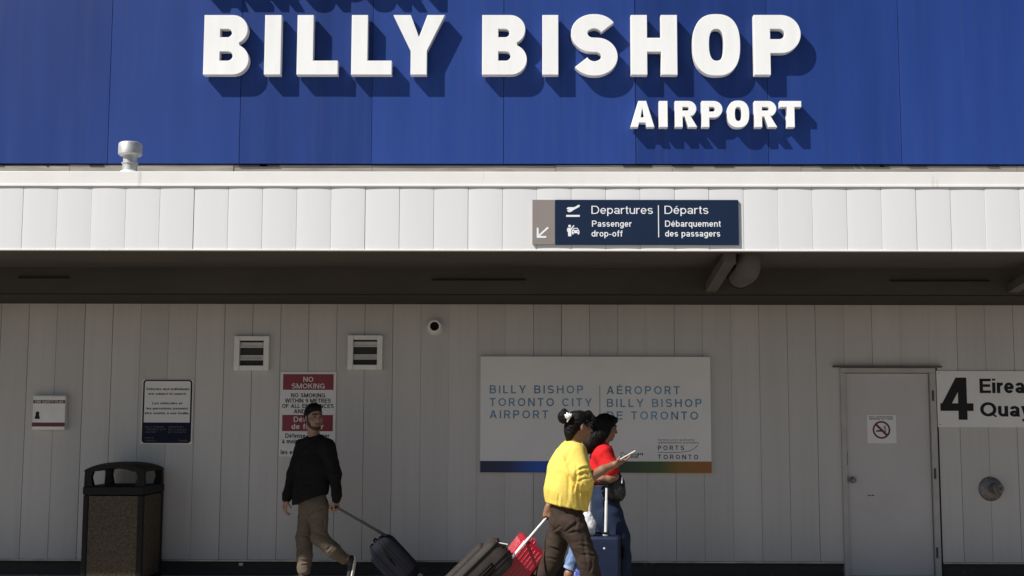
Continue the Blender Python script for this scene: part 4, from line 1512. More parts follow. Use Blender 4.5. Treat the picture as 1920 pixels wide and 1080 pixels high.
# hood: four splayed posts and a domed lid
for sx_, a in ((1, x0 + .004), (-1, x1 - .004)):
    for sy_, b in ((1, yf + .004), (-1, yk - .004)):
        g = B()
        q = []
        for z, pw_, ins in ((zop0, .085, 0), (zop0 + (zop1 - zop0) * .6, .066, .001), (zop1 + .008, .080, .004)):
            xs = sorted((a + sx_ * ins, a + sx_ * (ins + pw_))); ys_ = sorted((b + sy_ * ins, b + sy_ * (ins + pw_)))
            q.append([g.bm.verts.new(p) for p in ((xs[0], ys_[0], z), (xs[1], ys_[0], z), (xs[1], ys_[1], z), (xs[0], ys_[1], z))])
        for r0, r1 in zip(q, q[1:]):
            for i in range(4): g.bm.faces.new((r0[i], r0[(i + 1) % 4], r1[(i + 1) % 4], r1[i]))
        g.bm.faces.new(q[0]); g.bm.faces.new(q[-1])
        g.obj('hood_post', M['bin'], e)
g = B()
N_ = 16
top = []; bot = []
zl = zop1
for j in range(N_ + 1):
    rt, rb = [], []
    for i in range(N_ + 1):
        u_, v_ = 2 * i / N_ - 1, 2 * j / N_ - 1
        xx = cx + u_ * (W_ / 2 - .003); yy = cy + v_ * (Dp / 2 - .003)
        cr = (1 - abs(u_) ** 2.4) * .5 + (1 - abs(v_) ** 2.4) * .5
        edge_ = max(abs(u_), abs(v_))
        rt.append(g.bm.verts.new((xx, yy, zl + .012 + (ztop - zl - .010) * (max(0, 1 - abs(u_) ** 2.6) ** .8 * .75 + .25 * max(0, 1 - abs(v_) ** 2.6)))))
        rb.append(g.bm.verts.new((xx, yy, zl - .004 + .034 * max(0, 1 - (u_ * 1.5) ** 2) * (1 if abs(u_) < .66 else 0) * (1 if abs(v_) > .8 else 1))))
    top.append(rt); bot.append(rb)
for j in range(N_):
    for i in range(N_):
        g.bm.faces.new((top[j][i], top[j][i + 1], top[j + 1][i + 1], top[j + 1][i])).smooth = True
        g.bm.faces.new((bot[j][i], bot[j + 1][i], bot[j + 1][i + 1], bot[j][i + 1])).smooth = True
for i in range(N_):
    g.bm.faces.new((top[0][i], bot[0][i], bot[0][i + 1], top[0][i + 1]))
    g.bm.faces.new((top[N_][i], top[N_][i + 1], bot[N_][i + 1], bot[N_][i]))
    g.bm.faces.new((top[i][0], top[i + 1][0], bot[i + 1][0], bot[i][0]))
    g.bm.faces.new((top[i][N_], bot[i][N_], bot[i + 1][N_], top[i + 1][N_]))
g.obj('hood', M['bin'], e)


# ------------------------------------------------------------------ suitcases
def frame_from(top, wheel, wdir):
    """length axis from the wheels to the top, w axis horizontal"""
    L_ = (Vector(top) - Vector(wheel)).normalized()
    wv = Vector(wdir)
    wv = (wv - L_ * wv.dot(L_)).normalized()
    t = L_.cross(wv)          # thickness
    m = Matrix((wv, t, L_)).transposed().to_4x4()
    m.translation = Vector(wheel)
    return m


def suitcase(label, mtx, wd, th, ln, body_m, trim_m, kind='soft', grip=None, ridge=False, bev=.065, pole='steel'):
    """local axes: x width, y thickness, z along the case from the wheels up"""
    base = mtx @ Vector((0, 0, 0))
    e = empty('suitcase', (base.x, base.y, max(0, base.z - .05)), label, 'suitcase')
    g = B()
    if kind == 'soft':
        g.box(-wd / 2, wd / 2, -th / 2, th / 2, .03, ln, bev=bev, seg=6, mtx=mtx)
        o = g.obj('body', body_m, e, smooth=True)
        g = B(); g.box(-wd / 2 + .05, wd / 2 - .05, -th / 2 - .030, -th / 2 + .03, .10, ln * .86, bev=.028, seg=4, mtx=mtx)
        g.obj('front_pocket', body_m, e, smooth=True)
        for yy, rr in ((th * .10, .0075), (th * .22, .006), (-th * .30, .008)):
            a, b, c = wd / 2 + .001, .033, ln + .001
            rad = bev - .001
            pts = []
            for cxx, czz, a0 in ((a - rad, c - rad, 0), (-a + rad, c - rad, 90), (-a + rad, b + rad, 180), (a - rad, b + rad, 270)):
                pts += [mtx @ Vector((px_, yy, pz_)) for px_, pz_ in arc(cxx, czz, rad, rad, a0, a0 + 90, 6)]
            pts.append(pts[0])
            g = B(); g.tube(pts, rr, 8, cap=False)
            g.obj('zip', trim_m, e)
    else:
        g.box(-wd / 2, wd / 2, -th / 2, th / 2, .04, ln, bev=.03, seg=5, mtx=mtx)
        g.obj('shell', body_m, e, smooth=True)
        if ridge:
            g = B()
            for k in range(9):
                xx = -wd / 2 + .05 + (wd - .10) * k / 8
                for sy_ in (-1, 1):
                    g.box(xx - .009, xx + .009, sy_ * th / 2 - .003, sy_ * th / 2 + .003, .08, ln - .045, bev=.0045, seg=3, mtx=mtx)
            for k in range(6):
                yy = -th / 2 + .04 + (th - .08) * k / 5
                for sx_ in (-1, 1):
                    g.box(sx_ * wd / 2 - .002, sx_ * wd / 2 + .002, yy - .005, yy + .005, .06, ln - .024, bev=.0018, seg=3, mtx=mtx)
            g.obj('ridges', body_m, e, smooth=True)
        a, b, c = wd / 2 + .002, .038, ln + .002
        rad = .05
        pts = []
        for cxx, czz, a0 in ((a - rad, c - rad, 0), (-a + rad, c - rad, 90), (-a + rad, b + rad, 180), (a - rad, b + rad, 270)):
            pts += [mtx @ Vector((px_, 0.012, pz_)) for px_, pz_ in arc(cxx, czz, rad, rad, a0, a0 + 90, 6)]
        pts.append(pts[0])
        if not ridge:
            g = B(); g.tube(pts, .006, 8, cap=False)
            g.obj('zip', trim_m, e)
    for sx_ in (-1, 1):
        for sy_ in ((1,) if kind == 'soft' else (-1, 1)):
            c = mtx @ Vector((sx_ * (wd / 2 - .05), sy_ * (th / 2 - .035), .012))
            xa = (mtx.to_3x3() @ Vector((1, 0, 0)))
            g = B(); g.tube([c - xa * .014, c + xa * .014], .028, 16)
            g.obj('wheel', M['rubber'], e)
    # carry handles
    def loop(p0, p1, up, h, r, m):
        p0, p1, up = Vector(p0), Vector(p1), Vector(up)
        pts = [mtx @ q for q in (p0, p0 + up * h * .7, p0 + (p1 - p0) * .12 + up * h, p1 + (p0 - p1) * .12 + up * h, p1 + up * h * .7, p1)]
        g = B(); g.tube(pts, r, 10)
        return g.obj('carry_handle', m, e)
    loop((-.09, -th * .05, ln - .004), (.09, -th * .05, ln - .004), (0, 0, 1), .028, .009, trim_m)
    if not ridge: loop((wd / 2 - .004, 0, ln * .60), (wd / 2 - .004, 0, ln * .82), (1, 0, 0), .026, .011, trim_m)
    if grip is not None:
        inv = mtx.inverted()
        q = inv @ Vector(grip)
        yy = q.y
        hp = .05
        g = B()
        for sx_ in (-1, 1):
            a = Vector((sx_ * hp, th / 2 - .035, ln - .03)); b = Vector((q.x + sx_ * hp * .92, q.y, q.z))
            g.tube([mtx @ a, mtx @ (a + (b - a) * .5)], .0085, 10)
            g.tube([mtx @ (a + (b - a) * .48), mtx @ b], .0068, 10)
        hd = g.obj('pull_handle', M[pole], e)
        g = B(); g.tube([mtx @ Vector((q.x - hp, q.y, q.z)), mtx @ Vector((q.x + hp, q.y, q.z))], .0145, 12)
        g.obj('grip', M['case_trim'], hd)
    return e


# ------------------------------------------------------------------ the man
YM = -.87
RS = 1.04
def J(px, py, dy=0.0): return K(px, py, YM + dy)


hc = J(588, 783.5, -.02)
f, r, u = head_axes((.58, -.81, -.06))
GRIP_M = J(631, 951, -.13)
joints = [J(588, 740), J(520, 1110, .4), J(670, 1110, -.4)]
lo, hi = bounds(joints, .12)
F = Field(lo, hi, .0058)
add_head(F, hc, f, r, u, 1.03)
F.cone(hc - u * .075 - f * .02, .056, J(590, 826), .060, .03)
F.cone(J(590, 832), .07, J(590, 930), .09, .05, ((-.6, -.8, 0), .7))
for a in ([(J(568, 838, .10), .05), (J(549, 890, .12), .042), (J(536, 935, .08), .029)], [(J(615, 838, -.10), .05), (J(628, 890, -.10), .042), (J(630, 938, -.12), .029)]):
    F.chain(a, .02)
F.chain([(J(582, 940, .06), .075), (J(571, 1010, .06), .055), (J(571, 1066, .0), .042), (J(570, 1080, -.01), .04)], .03)
F.chain([(J(595, 940, -.06), .075), (J(599, 1008, -.05), .052), (J(646, 1046, .02), .042), (J(654, 1051, .03), .036)], .03)
add_hand(F, J(536, 936, .08), Vector((-.12, -.05, -1)), (.75, .5, 0), (0, -1, 0), (.35, .55, .5))
add_hand(F, J(629.5, 937, -.12), Vector((.10, .05, -1)), (-.55, .8, 0), (-.7, -.6, .1), (.95, 1.25, .8))
man = F.mesh('person')
relax(man, 1)
paint_face(man, hc, f, r, u, 1.03)
man = link('person', man, None, J(580, 1100), True, [M['skin'], M['lip'], M['eye'], M['brow']])
man.location.z = man.location.z
tag(man, 'bearded man in black sweater and khaki trousers walking with a case, looking back', 'person')
# hair and beard
H_ = Field0(*bounds([hc], .17), .005)
P = lambda a, b, d: hc + f * a + r * b + u * d
H_.ell(P(-.018, 0, .048), [.101, .082, .092], (f, r, u), .01)
H_.ell(P(.016, 0, .106), [.068, .065, .040], (f, r, u), .03)
for q in (-1, 1):
    H_.cone(P(.005, .074 * q, .05), .014, P(.008, .072 * q, -.01), .010, .012)
H_.ell(P(-.05, 0, .0), [.062, .074, .075], (f, r, u), .03)
H_.ell(P(.108, 0, -.008), [.074, .085, .088], (f, r, u), .008, 'sub')
H_.cut(P(-.01, 0, -.045), (-u * .9 + f * .45))
soft(H_, 'hair', M['hair'], man, smooth=1, wr=[(.005, 70, 2.0)])
H_ = Field0(*bounds([hc], .17), .0045)
H_.ell(P(.040, 0, -.077), [.051, .059, .046], (f, r, u), .03)
H_.ell(P(.072, 0, -.095), [.024, .027, .022], (f, r, u), .02)
H_.cone(P(.092, -.022, -.052), .008, P(.092, .022, -.052), .008, .01)
for q in (-1, 1):
    H_.cone(P(.018, .069 * q, .025), .009, P(.014, .067 * q, -.01), .011, .01)
    H_.cone(P(.012, .066 * q, -.005), .012, P(.028, .056 * q, -.062), .022, .02)
H_.ell(P(.098, 0, -.062), [.02, .02, .006], (f, r, u), .006, 'sub')
soft(H_, 'beard', M['beard'], man, smooth=1, wr=[(.003, 70, 3.0)])
# sweater
F = Field(*bounds([J(588, 815), J(520, 960, .35), J(650, 960, -.35)], .06), .0075)
tf = ((-.55, -.83, 0), .66)
F.chain([(J(590, 829), .085), (J(590, 842), .150), (J(588, 875), .188), (J(584, 915), .182), (J(581, 935), .180), (J(576, 962), .178)], .05, tf)
F.cone(J(570, 835, .06), .07, J(610, 835, -.06), .07, .05)
F.cut(J(585, 936), Vector((.30, -.05, -1)))
F.chain([(J(568, 838, .10), .082), (J(551, 888, .12), .066), (J(540, 926, .09), .050), (J(537, 936, .08), .042)], .03)
F.chain([(J(614, 837, -.10), .080), (J(628, 888, -.11), .062), (J(631, 926, -.12), .046), (J(630.5, 938, -.12), .040)], .03)
F.ell(J(590, 816), [.064, .064, .025], None, .01, 'sub')
low = J(610, 925, 0)
F.cut(low, Vector((.36, 0, -1))) if False else None
sw = soft(F, 'sweater', M['knit'], man, smooth=2, wr=[(.007, 6, 1.0, dict(stretch=(1, 1, 1.6))), (.002, 16, 5.0)])
# trousers
F = Field(*bounds([J(550, 900, .3), J(670, 1090, -.35)], .08), .007)
F.chain([(J(586, 925), .150), (J(586, 948), .150)], .04, tf)
F.chain([(J(580, 948, .06), .100), (J(571, 1008, .07), .082), (J(571, 1042, .03), .073), (J(570, 1069, -.01), .064)], .03)
F.chain([(J(597, 948, -.06), .100), (J(599, 1008, -.05), .078), (J(624, 1031, -.04), .070), (J(644, 1047, .02), .056)], .03)
ch_t = soft(F, 'trousers', M['chino'], man, smooth=2, wr=[(.005, 8, 4.0, dict(stretch=(.8, 1, 1.8))), (.0015, 18, 8.0, dict(stretch=(1, 1, 1.6)))])
for a_, b_, w_, d_, be in (((590, 955), (572, 968), .016, .010, .01), ((598, 958), (612, 948), .014, .009, 0), ((592, 1000), (612, 1006), .013, .011, .01), ((594, 1012), (612, 1016), .012, .011, .01),
                       ((562, 1005), (580, 1012), .013, .010, .01), ((560, 1052), (580, 1056), .011, .010, .008), ((560, 1062), (580, 1060), .010, .010, .006), ((622, 1022), (612, 1034), .013, .009, 0), ((606, 965), (606, 995), .018, .006, .01)):
    crease(ch_t, J(*a_, -.1), J(*b_, -.1), w_, d_, be)
# shoes
for ank, toe, heel, up_ in ((J(570, 1078, -.01), J(551, 1086, -.07), J(576, 1085, .0), Vector((0, 0, 1))),
                            (J(655, 1051, .03), J(655, 1084, .0), J(661, 1049, .05), Vector((1, 0, .15)))):
    F = Field(*bounds([ank, toe, heel], .09), .005)
    F.cone(heel + (ank - heel) * .45, .040, toe, .034, .02, (up_, .8))
    F.cone(ank, .046, heel + (ank - heel) * .4, .042, .02)
    sh = soft(F, 'shoe', M['shoe'], man, smooth=1)
    F = Field(*bounds([ank, toe, heel], .09), .005)
    o_ = (up_.normalized() if up_.x == 0 else -up_.normalized()) * -.026
    F.cone(heel + o_, .037, toe + o_, .036, .01, (up_, .38))
    soft(F, 'sole', M['sole'], sh, smooth=1)
F = Field(*bounds([J(570, 1080, -.01)], .12), .005)
F.chain([(J(570, 1064, -.01), .046), (J(570, 1080, -.01), .044)], .01)
soft(F, 'sock', M['sock'], man, smooth=1)

top = J(707, 1013, -.02); whl = J(778, 1095, .0)
whl.z = .05
m_ = frame_from(top, whl, (0, -1, 0))
L_m = (top - whl).length
suitcase('dark navy soft suitcase tipped on its wheels behind the man in black', m_, .42, .26, L_m, M['case_navy'], M['case_trim'], 'soft', grip=GRIP_M, bev=.10, pole='dull_pole')

# ------------------------------------------------------------------ the woman in yellow
YM = -3.08
RS = 1.02
hc = J(1087, 800)
f, r, u = head_axes((.93, .34, -.10))
GRIP_Y = J(1024, 971, .16)
F = Field(*bounds([J(1085, 765), J(985, 1165, .38), J(1205, 1165, -.38)], .06), .0058)
add_head(F, hc, f, r, u, 1.0, True)
F.cone(hc - u * .07 - f * .025, .050, J(1075, 838), .055, .03)
F.cone(J(1070, 850), .08, J(1062, 950), .10, .05)
F.chain([(J(1080, 850, -.17), .05), (J(1096, 900, -.23), .042), (J(1110, 893, -.23), .041), (J(1130, 881, -.21), .036), (J(1152, 871, -.18), .0265)], .015)
F.chain([(J(1060, 852, .16), .045), (J(1043, 905, .22), .038), (J(1029, 950, .18), .025)], .015)
HD = Vector((1, .10, .36)).normalized(); HP = Vector((-.36, .15, 1)); HP = (HP - HD * HP.dot(HD)).normalized(); HW = J(1148, 873, -.18)
add_hand(F, HW, HD, HP, (-.1, -1, .1), fcurl=[(.10, .25, .2), (.12, .3, .25), (.14, .35, .3), (.2, .4, .3)])
add_hand(F, J(1028.5, 949, .18), Vector((-.16, -.05, -1)), (.3, .9, 0), (.9, -.3, 0), (.95, 1.25, .8))
F.chain([(J(1072, 978, -.08), .07), (J(1101, 1050, -.10), .055), (J(1112, 1100, -.08), .045), (J(1117, 1140, -.07), .040)], .03)
F.chain([(J(1055, 978, .08), .07), (J(1038, 1050, .08), .055), (J(1005, 1120, .10), .040)], .03)
wy = F.mesh('person')
relax(wy, 1)
paint_face(wy, hc, f, r, u)
by = J(1070, 1100); by.z = 0
wy = link('person', wy, None, by, True, [M['skin_tan'], M['lip'], M['eye'], M['brow']])
tag(wy, 'woman in yellow sweatshirt and brown trousers looking at her phone, hair in a claw clip', 'person')
P = lambda a, b, d: hc + f * a + r * b + u * d
H_ = Field0(*bounds([hc, P(-.15, 0, 0)], .2), .005)
H_.ell(P(-.020, 0, .042), [.104, .084, .092], (f, r, u), .01)
H_.ell(P(.056, 0, .098), [.052, .056, .030], (f, r, u), .03)
H_.ell(P(-.075, 0, -.020), [.055, .068, .075], (f, r, u), .04)
H_.cone(P(-.080, 0, -.06), .048, P(-.082, 0, -.115), .028, .03)
for q in (-1, 1):
    H_.ell(P(.002, .098 * q, -.020), [.026, .03, .036], (f, r, u), .01, 'sub')
    H_.ell(P(.045, .098 * q, -.060), [.055, .05, .055], (f, r, u), .01, 'sub')
H_.ell(P(.095, 0, -.035), [.085, .075, .085], (f, r, u), .01, 'sub')
H_.chain([(P(.070, .0, .112), .026), (P(.098, .030, .078), .022), (P(.100, .050, .045), .010)], .02)
H_.chain([(P(.070, .0, .112), .026), (P(.098, -.030, .078), .022), (P(.100, -.050, .045), .010)], .02)
for q in (-1, 1):
    H_.cone(P(.036, .072 * q, .045), .012, P(.040, .071 * q, .005), .005, .012)
H_.ell(P(-.150, .01, .066), [.054, .056, .058], (f, r, u), .006)
H_.cone(P(-.155, .02, .095), .026, P(-.150, .0, .130), .008, .02)
soft(H_, 'hair', M['hair'], wy, smooth=1, wr=[(.0045, 40, 3.0, dict(stretch=(.35, 1, 1)))])
g = B()
cb = P(-.138, .058, .068)
for k, (da, ln_) in enumerate(((.5, .030), (.15, .038), (-.2, .034), (-.6, .026))):
    d_ = (u * math.cos(da) + f * math.sin(da)) * ln_
    o_ = f * (.014 - .009 * k) - u * .006 * (k % 2)
    g.tube([cb + o_ - d_, cb + o_ - d_ * .4 + r * .012, cb + o_ + d_ * .4 + r * .012, cb + o_ + d_], [.004, .009, .010, .005], 8)
g.tube([cb - f * .022 - u * .012 + r * .010, cb + r * .016, cb + f * .022 + u * .012 + r * .010], [.007, .011, .007], 10)
g.obj('hair_clip', M['clip'], wy)
# sunglasses
g = B()
for q in (-1, 1):
    c = P(.096, .033 * q, .013)
    n_ = (f * .95 + r * .28 * q).normalized()
    t_ = u.cross(n_).normalized()
    ring_ = [c + t_ * .028 * math.cos(a) + u * .022 * math.sin(a) for a in np.linspace(0, 2 * math.pi, 20, endpoint=False)]
    fr = [g.bm.verts.new(p + n_ * .002) for p in ring_]; bk = [g.bm.verts.new(p - n_ * .002) for p in ring_]
    g.bm.faces.new(fr); g.bm.faces.new(bk[::-1])
    for i in range(20): g.bm.faces.new((fr[i], bk[i], bk[(i + 1) % 20], fr[(i + 1) % 20]))
    g.tube([P(.090, .060 * q, .018), P(.03, .079 * q, .020), P(-.008, .082 * q, .016)], .0035, 6)
g.tube([P(.107, -.010, .018), P(.107, .010, .018)], .003, 6)
g.obj('sunglasses', M['lens'], wy)
# sweatshirt
F = Field(*bounds([J(1070, 815), J(1010, 975, .36), J(1125, 975, -.36)], .06), .0075)
dpt = ((1, .2, 0), .86)
F.chain([(J(1077, 846), .080), (J(1073, 856), .142), (J(1066, 885), .192), (J(1063, 920), .205), (J(1063, 948), .196)], .05, dpt)
F.cone(J(1074, 855, .10), .080, J(1075, 855, -.10), .080, .05)
F.ell(J(1094, 900, .02), [.080, .12, .12], None, .06)
F.chain([(J(1077, 852, -.16), .092), (J(1087, 882, -.225), .092), (J(1095, 899, -.235), .080)], .012)
F.cone(J(1094, 900, -.235), .074, J(1098, 898, -.235), .064, .02)
F.chain([(J(1064, 852, .15), .088), (J(1046, 890, .21), .082), (J(1037, 912, .22), .066)], .03)
F.cut(J(1056, 950, 0), Vector((.05, -.04, -1)))
hem_p, hem_q = J(1020, 944), J(1092, 966)
F.ell(J(1081, 827), [.064, .066, .034], None, .012, 'sub')
yl = soft(F, 'sweatshirt', M['yellow'], wy, smooth=2, wr=[(.005, 5, 11.0, dict(stretch=(1.5, 1, .7))), (.0015, 13, 3.0)])
elb = J(1097, 898, -.235) - Vector(by)
wrinkle(yl.data, .010, 20, 5.0, (1.3, 1, .8), mask=lambda c: max(0, 1 - (c - elb).length / .15))
wrinkle(yl.data, .0045, 8, 2.0, (1.6, 1, .5), mask=lambda c: max(0, min(1, (J(1063, 885).z - c.z) / .2)))
# slope the hem: lower in front than behind
me = yl.data
for v in me.vertices:
    w = v.co + Vector(by)
    k_ = max(0, min(1, (J(1063, 905).z - w.z) / .25))
    v.co.z -= k_ * (w.x - J(1056, 950).x) * .34
for a_, b_, w_, d_, be in (((1079, 868), (1074, 925), .016, .012, .01), ((1084, 905), (1088, 952), .018, .012, -.01), ((1066, 880), (1062, 950), .022, .007, .01),
                       ((1036, 890), (1030, 948), .020, .007, -.01), ((1048, 925), (1046, 953), .014, .008, 0), ((1096, 912), (1098, 955), .014, .010, 0),
                       ((1080, 884), (1104, 876), .012, .012, .015), ((1080, 893), (1105, 886), .011, .013, .018), ((1082, 903), (1104, 896), .011, .012, .012), ((1066, 845), (1054, 872), .020, .006, .01)):
    crease(yl, J(*a_, -.2), J(*b_, -.2), w_, d_, be)
# rolled cuff
g = B()
for k in range(3):
    c = J(1095 + 3 * k, 900 - 2 * k, -.235)
    n_ = Vector((.86, 0.02, .5)).normalized(); t_ = n_.orthogonal().normalized(); b_ = n_.cross(t_)
    rr = .066 - .006 * k
    g.tube([c + (t_ * math.cos(a) + b_ * math.sin(a)) * (rr + .004 * math.sin(3 * a + k)) for a in np.linspace(0, 2 * math.pi, 25)], .0105, 8, cap=False)
g.obj('rolled_cuff', M['yellow'], wy, smooth=True)
# trousers
F = Field(*bounds([J(990, 935, .35), J(1145, 1150, -.38)], .07), .0075)
F.chain([(J(1062, 950), .148), (J(1063, 975), .150)], .04, dpt)
F.chain([(J(1073, 978, -.07), .108), (J(1101, 1050, -.10), .084), (J(1112, 1095, -.08), .082), (J(1117, 1138, -.07), .088)], .03)
F.chain([(J(1054, 978, .08), .108), (J(1036, 1046, .09), .086), (J(1017, 1082, .10), .084), (J(1002, 1120, .10), .086)], .03)
br_t = soft(F, 'trousers', M['brown'], wy, smooth=2, wr=[(.006, 6, 14.0, dict(stretch=(.7, 1, 1.7))), (.0016, 16, 2.0, dict(stretch=(1, 1, 1.6)))])
for a_, b_, w_, d_, be in (((1060, 1000), (1086, 978), .016, .012, .01), ((1062, 1003), (1092, 996), .014, .010, .012), ((1052, 985), (1036, 1000), .014, .009, 0),
                       ((1082, 1022), (1112, 1030), .014, .012, .012), ((1088, 1040), (1114, 1043), .012, .012, .01), ((1108, 1048), (1104, 1075), .014, .012, .01),
                       ((1030, 1030), (1052, 1040), .014, .010, .01), ((1024, 1050), (1046, 1056), .013, .010, .01), ((1080, 965), (1074, 1000), .018, .006, .01), ((1094, 1000), (1104, 1070), .022, .006, -.012)):
    crease(br_t, J(*a_, -.15), J(*b_, -.15), w_, d_, be)
for ank, toe in ((J(1117, 1142, -.07), J(1142, 1150, -.09)), (J(1002, 1126, .10), J(1020, 1152, .10))):
    F = Field(*bounds([ank, toe], .1), .006)
    F.cone(ank, .045, toe, .034, .02)
    F.cone(ank, .045, ank - Vector((.02, 0, .04)), .042, .02)
    soft(F, 'shoe', M['shoe'], wy, smooth=1)
# phone in her hand
pa = HW + HD * .075 + HP * .024
pb = pa + (HD + HP * .16).normalized() * .145
d_ = (pb - pa).normalized()
w_ = Vector((.1, -1, .15)); w_ = (w_ - d_ * w_.dot(d_)).normalized()
mtx = Matrix((w_, d_.cross(w_), d_)).transposed().to_4x4()
mtx.translation = pa
ln = (pb - pa).length
g = B(); g.box(-.036, .036, -.0055, .0055, -.005, ln, bev=.005, seg=3, mtx=mtx)
ph = g.obj('phone', M['phone'], None, pa, smooth=False)
tag(ph, 'pale mobile phone held up in the hand of the woman in yellow', 'phone')
n_ = d_.cross(w_)
sgn = 1 if n_.z > 0 else -1
g = B(); g.box(-.032, .032, sgn * .0057 - .0004, sgn * .0057 + .0004, 0, ln - .006, mtx=mtx)
g.obj('screen', M['screen'], ph)

# ------------------------------------------------------------------ cases pulled by the woman in yellow
YM = -3.25
top = J(946, 1027); whl = J(812, 1156); whl.z = .05
m_ = frame_from(top, whl, (0, -1, 0))
suitcase('large charcoal soft suitcase with a white pull handle, tipped behind the women', m_, .46, .27, (top - whl).length, M['case_brown'], M['case_trim'], 'soft', grip=GRIP_Y)
g = B()
a_, b_ = J(930, 1017, -.12), J(952, 1021, -.12)
g.tube([a_, a_ + (b_ - a_) * .2, b_], [.012, .006, .005], 8)
tg = g.obj('luggage_tag', M['clip'], None, a_)
tag(tg, 'white luggage strap lying across the top of the charcoal suitcase', 'tag')
YM = -2.85
top = J(1001, 1018); whl = J(901, 1150); whl.z = .05
m_ = frame_from(top, whl, (0.15, -1, 0))
suitcase('glossy red ridged hard-shell suitcase tipped between the charcoal suitcase and brown trousers', m_, .40, .24, (top - whl).length, M['case_red'], M['case_red'], 'hard', ridge=True)

# ------------------------------------------------------------------ the woman in red
YM = -1.45
RS = 1.12
hc = J(1136, 802)
f, r, u = head_axes((.985, .10, -.22))
GRIP_R = J(1119, 905, -.24)
F = Field(*bounds([J(1136, 765), J(1050, 1165, .32), J(1200, 1165, -.34)], .06), .0058)
add_head(F, hc, f, r, u, 1.0, True)
F.cone(hc - u * .07 - f * .02, .048, J(1131, 842), .052, .03)
F.cone(J(1130, 855), .08, J(1137, 940), .09, .05)
F.chain([(J(1132, 852, -.15), .045), (J(1152, 893, -.20), .037), (J(1142, 898, -.22), .035), (J(1130, 898, -.235), .0255)], .015)
F.chain([(J(1132, 852, .15), .045), (J(1147, 902, .17), .036), (J(1154, 905, .0), .026)], .015)
add_hand(F, J(1131, 897, -.235), Vector((-1, .0, -.15)), (-.1, .25, -1), (0, 1, .3), (.95, 1.25, .8), s=.95)
add_hand(F, J(1154, 905, .0), Vector((.1, -.5, -.8)), (-.8, .2, 0), (.5, -.6, 0), (.4, .5, .4), s=.95)
F.chain([(J(1142, 965, -.06), .07), (J(1158, 1020, -.06), .055), (J(1163, 1092, -.05), .040)], .03)
F.chain([(J(1130, 965, .08), .07), (J(1108, 1035, .08), .055), (J(1067, 1076, .08), .036), (J(1064, 1086, .08), .034)], .03)
wr_ = F.mesh('person')
relax(wr_, 1)
paint_face(wr_, hc, f, r, u)
br = J(1135, 1100); br.z = 0
wr_ = link('person', wr_, None, br, True, [M['skin_tan'], M['lip'], M['eye'], M['brow']])
tag(wr_, 'woman in red T-shirt with long black hair walking beyond the woman in yellow', 'person')
P = lambda a, b, d: hc + f * a + r * b + u * d
H_ = Field0(*bounds([P(.0, 0, .05), P(-.14, 0, -.25)], .2), .0055)
H_.ell(P(-.016, 0, .040), [.106, .086, .095], (f, r, u), .01)
H_.ell(P(.050, 0, .092), [.050, .052, .030], (f, r, u), .03)
H_.chain([(P(-.03, .035, .02), .066), (P(-.045, .045, -.08), .060), (P(-.075, .045, -.17), .050), (P(-.10, .03, -.24), .026)], .03)
H_.chain([(P(-.03, -.035, .02), .066), (P(-.045, -.045, -.08), .060), (P(-.075, -.045, -.17), .050), (P(-.10, -.03, -.24), .026)], .03)
H_.chain([(P(.020, .068, .05), .028), (P(.012, .074, -.02), .026), (P(.010, .070, -.09), .022), (P(.03, .06, -.16), .018), (P(.045, .05, -.23), .010)], .02)
H_.chain([(P(-.055, .0, .0), .080), (P(-.085, .03, -.11), .074), (P(-.125, .03, -.20), .060), (P(-.14, .02, -.26), .03)], .03)
H_.ell(P(.100, 0, -.035), [.075, .066, .098], (f, r, u), .01, 'sub')
H_.cut(P(.082, 0, .045), (f * .9 - u * .4))
soft(H_, 'hair', M['hair'], wr_, smooth=1, wr=[(.0045, 40, 7.0, dict(stretch=(1.6, 1.6, .25)))])
F = Field(*bounds([J(1130, 825), J(1085, 960, .32), J(1175, 960, -.34)], .05), .007)
dpt = ((1, .1, 0), .80)
F.chain([(J(1131, 844), .075), (J(1130, 855), .125), (J(1131, 880), .142), (J(1133, 898), .132)], .05, dpt)
F.cone(J(1130, 853, .12), .072, J(1130, 853, -.13), .072, .04)
F.chain([(J(1131, 853, -.15), .078), (J(1141, 874, -.185), .074), (J(1146, 881, -.195), .066)], .03)
F.chain([(J(1131, 853, .15), .078), (J(1141, 878, .18), .066)], .03)
F.ell(J(1134, 833), [.060, .060, .028], None, .012, 'sub')
soft(F, 'tshirt', M['red'], wr_, smooth=2, wr=[(.006, 8, 21.0), (.002, 18, 3.0)])
F = Field(*bounds([J(1050, 885, .33), J(1200, 1140, -.36)], .06), .0075)
F.chain([(J(1134, 905), .128), (J(1136, 935), .138), (J(1138, 965), .150)], .04, dpt)
F.chain([(J(1144, 965, -.05), .110), (J(1157, 1005, -.06), .104), (J(1160, 1045, -.06), .102), (J(1163, 1094, -.05), .106)], .03)
F.cone(J(1131, 965, .08), .105, J(1111, 1030, .08), .085, .03)
soft(F, 'jeans', M['jeans_shaded'], wr_, smooth=2, wr=[(.006, 7, 31.0, dict(stretch=(1, 1, .8)))])
LA, LB = J(1084, 1028, .08), J(1068.5, 1067, .08)
ld_ = (LB - LA).normalized()
F = Field(*bounds([J(1050, 1000, .3), J(1125, 1085, -.1)], .06), .006)
F.chain([(J(1112, 1026, .08), .080), (LA, .070), (LB + ld_ * .05, .052)], .02)
F.cut(LB, ld_)
soft(F, 'lit_jeans_leg', M['jeans'], wr_, smooth=1, wr=[(.007, 16, 31.0)])  # rear calf of the same jeans, painted paler as if in sun
F = Field(*bounds([LB], .12), .005)
F.cone(LB - ld_ * .12, .060, LB + ld_ * .12, .056, .01)
F.cut(LB + ld_ * .006, ld_)
F.cut(LB - ld_ * .022, -ld_)
soft(F, 'trouser_hem', M['denim_hem'], wr_, smooth=1)
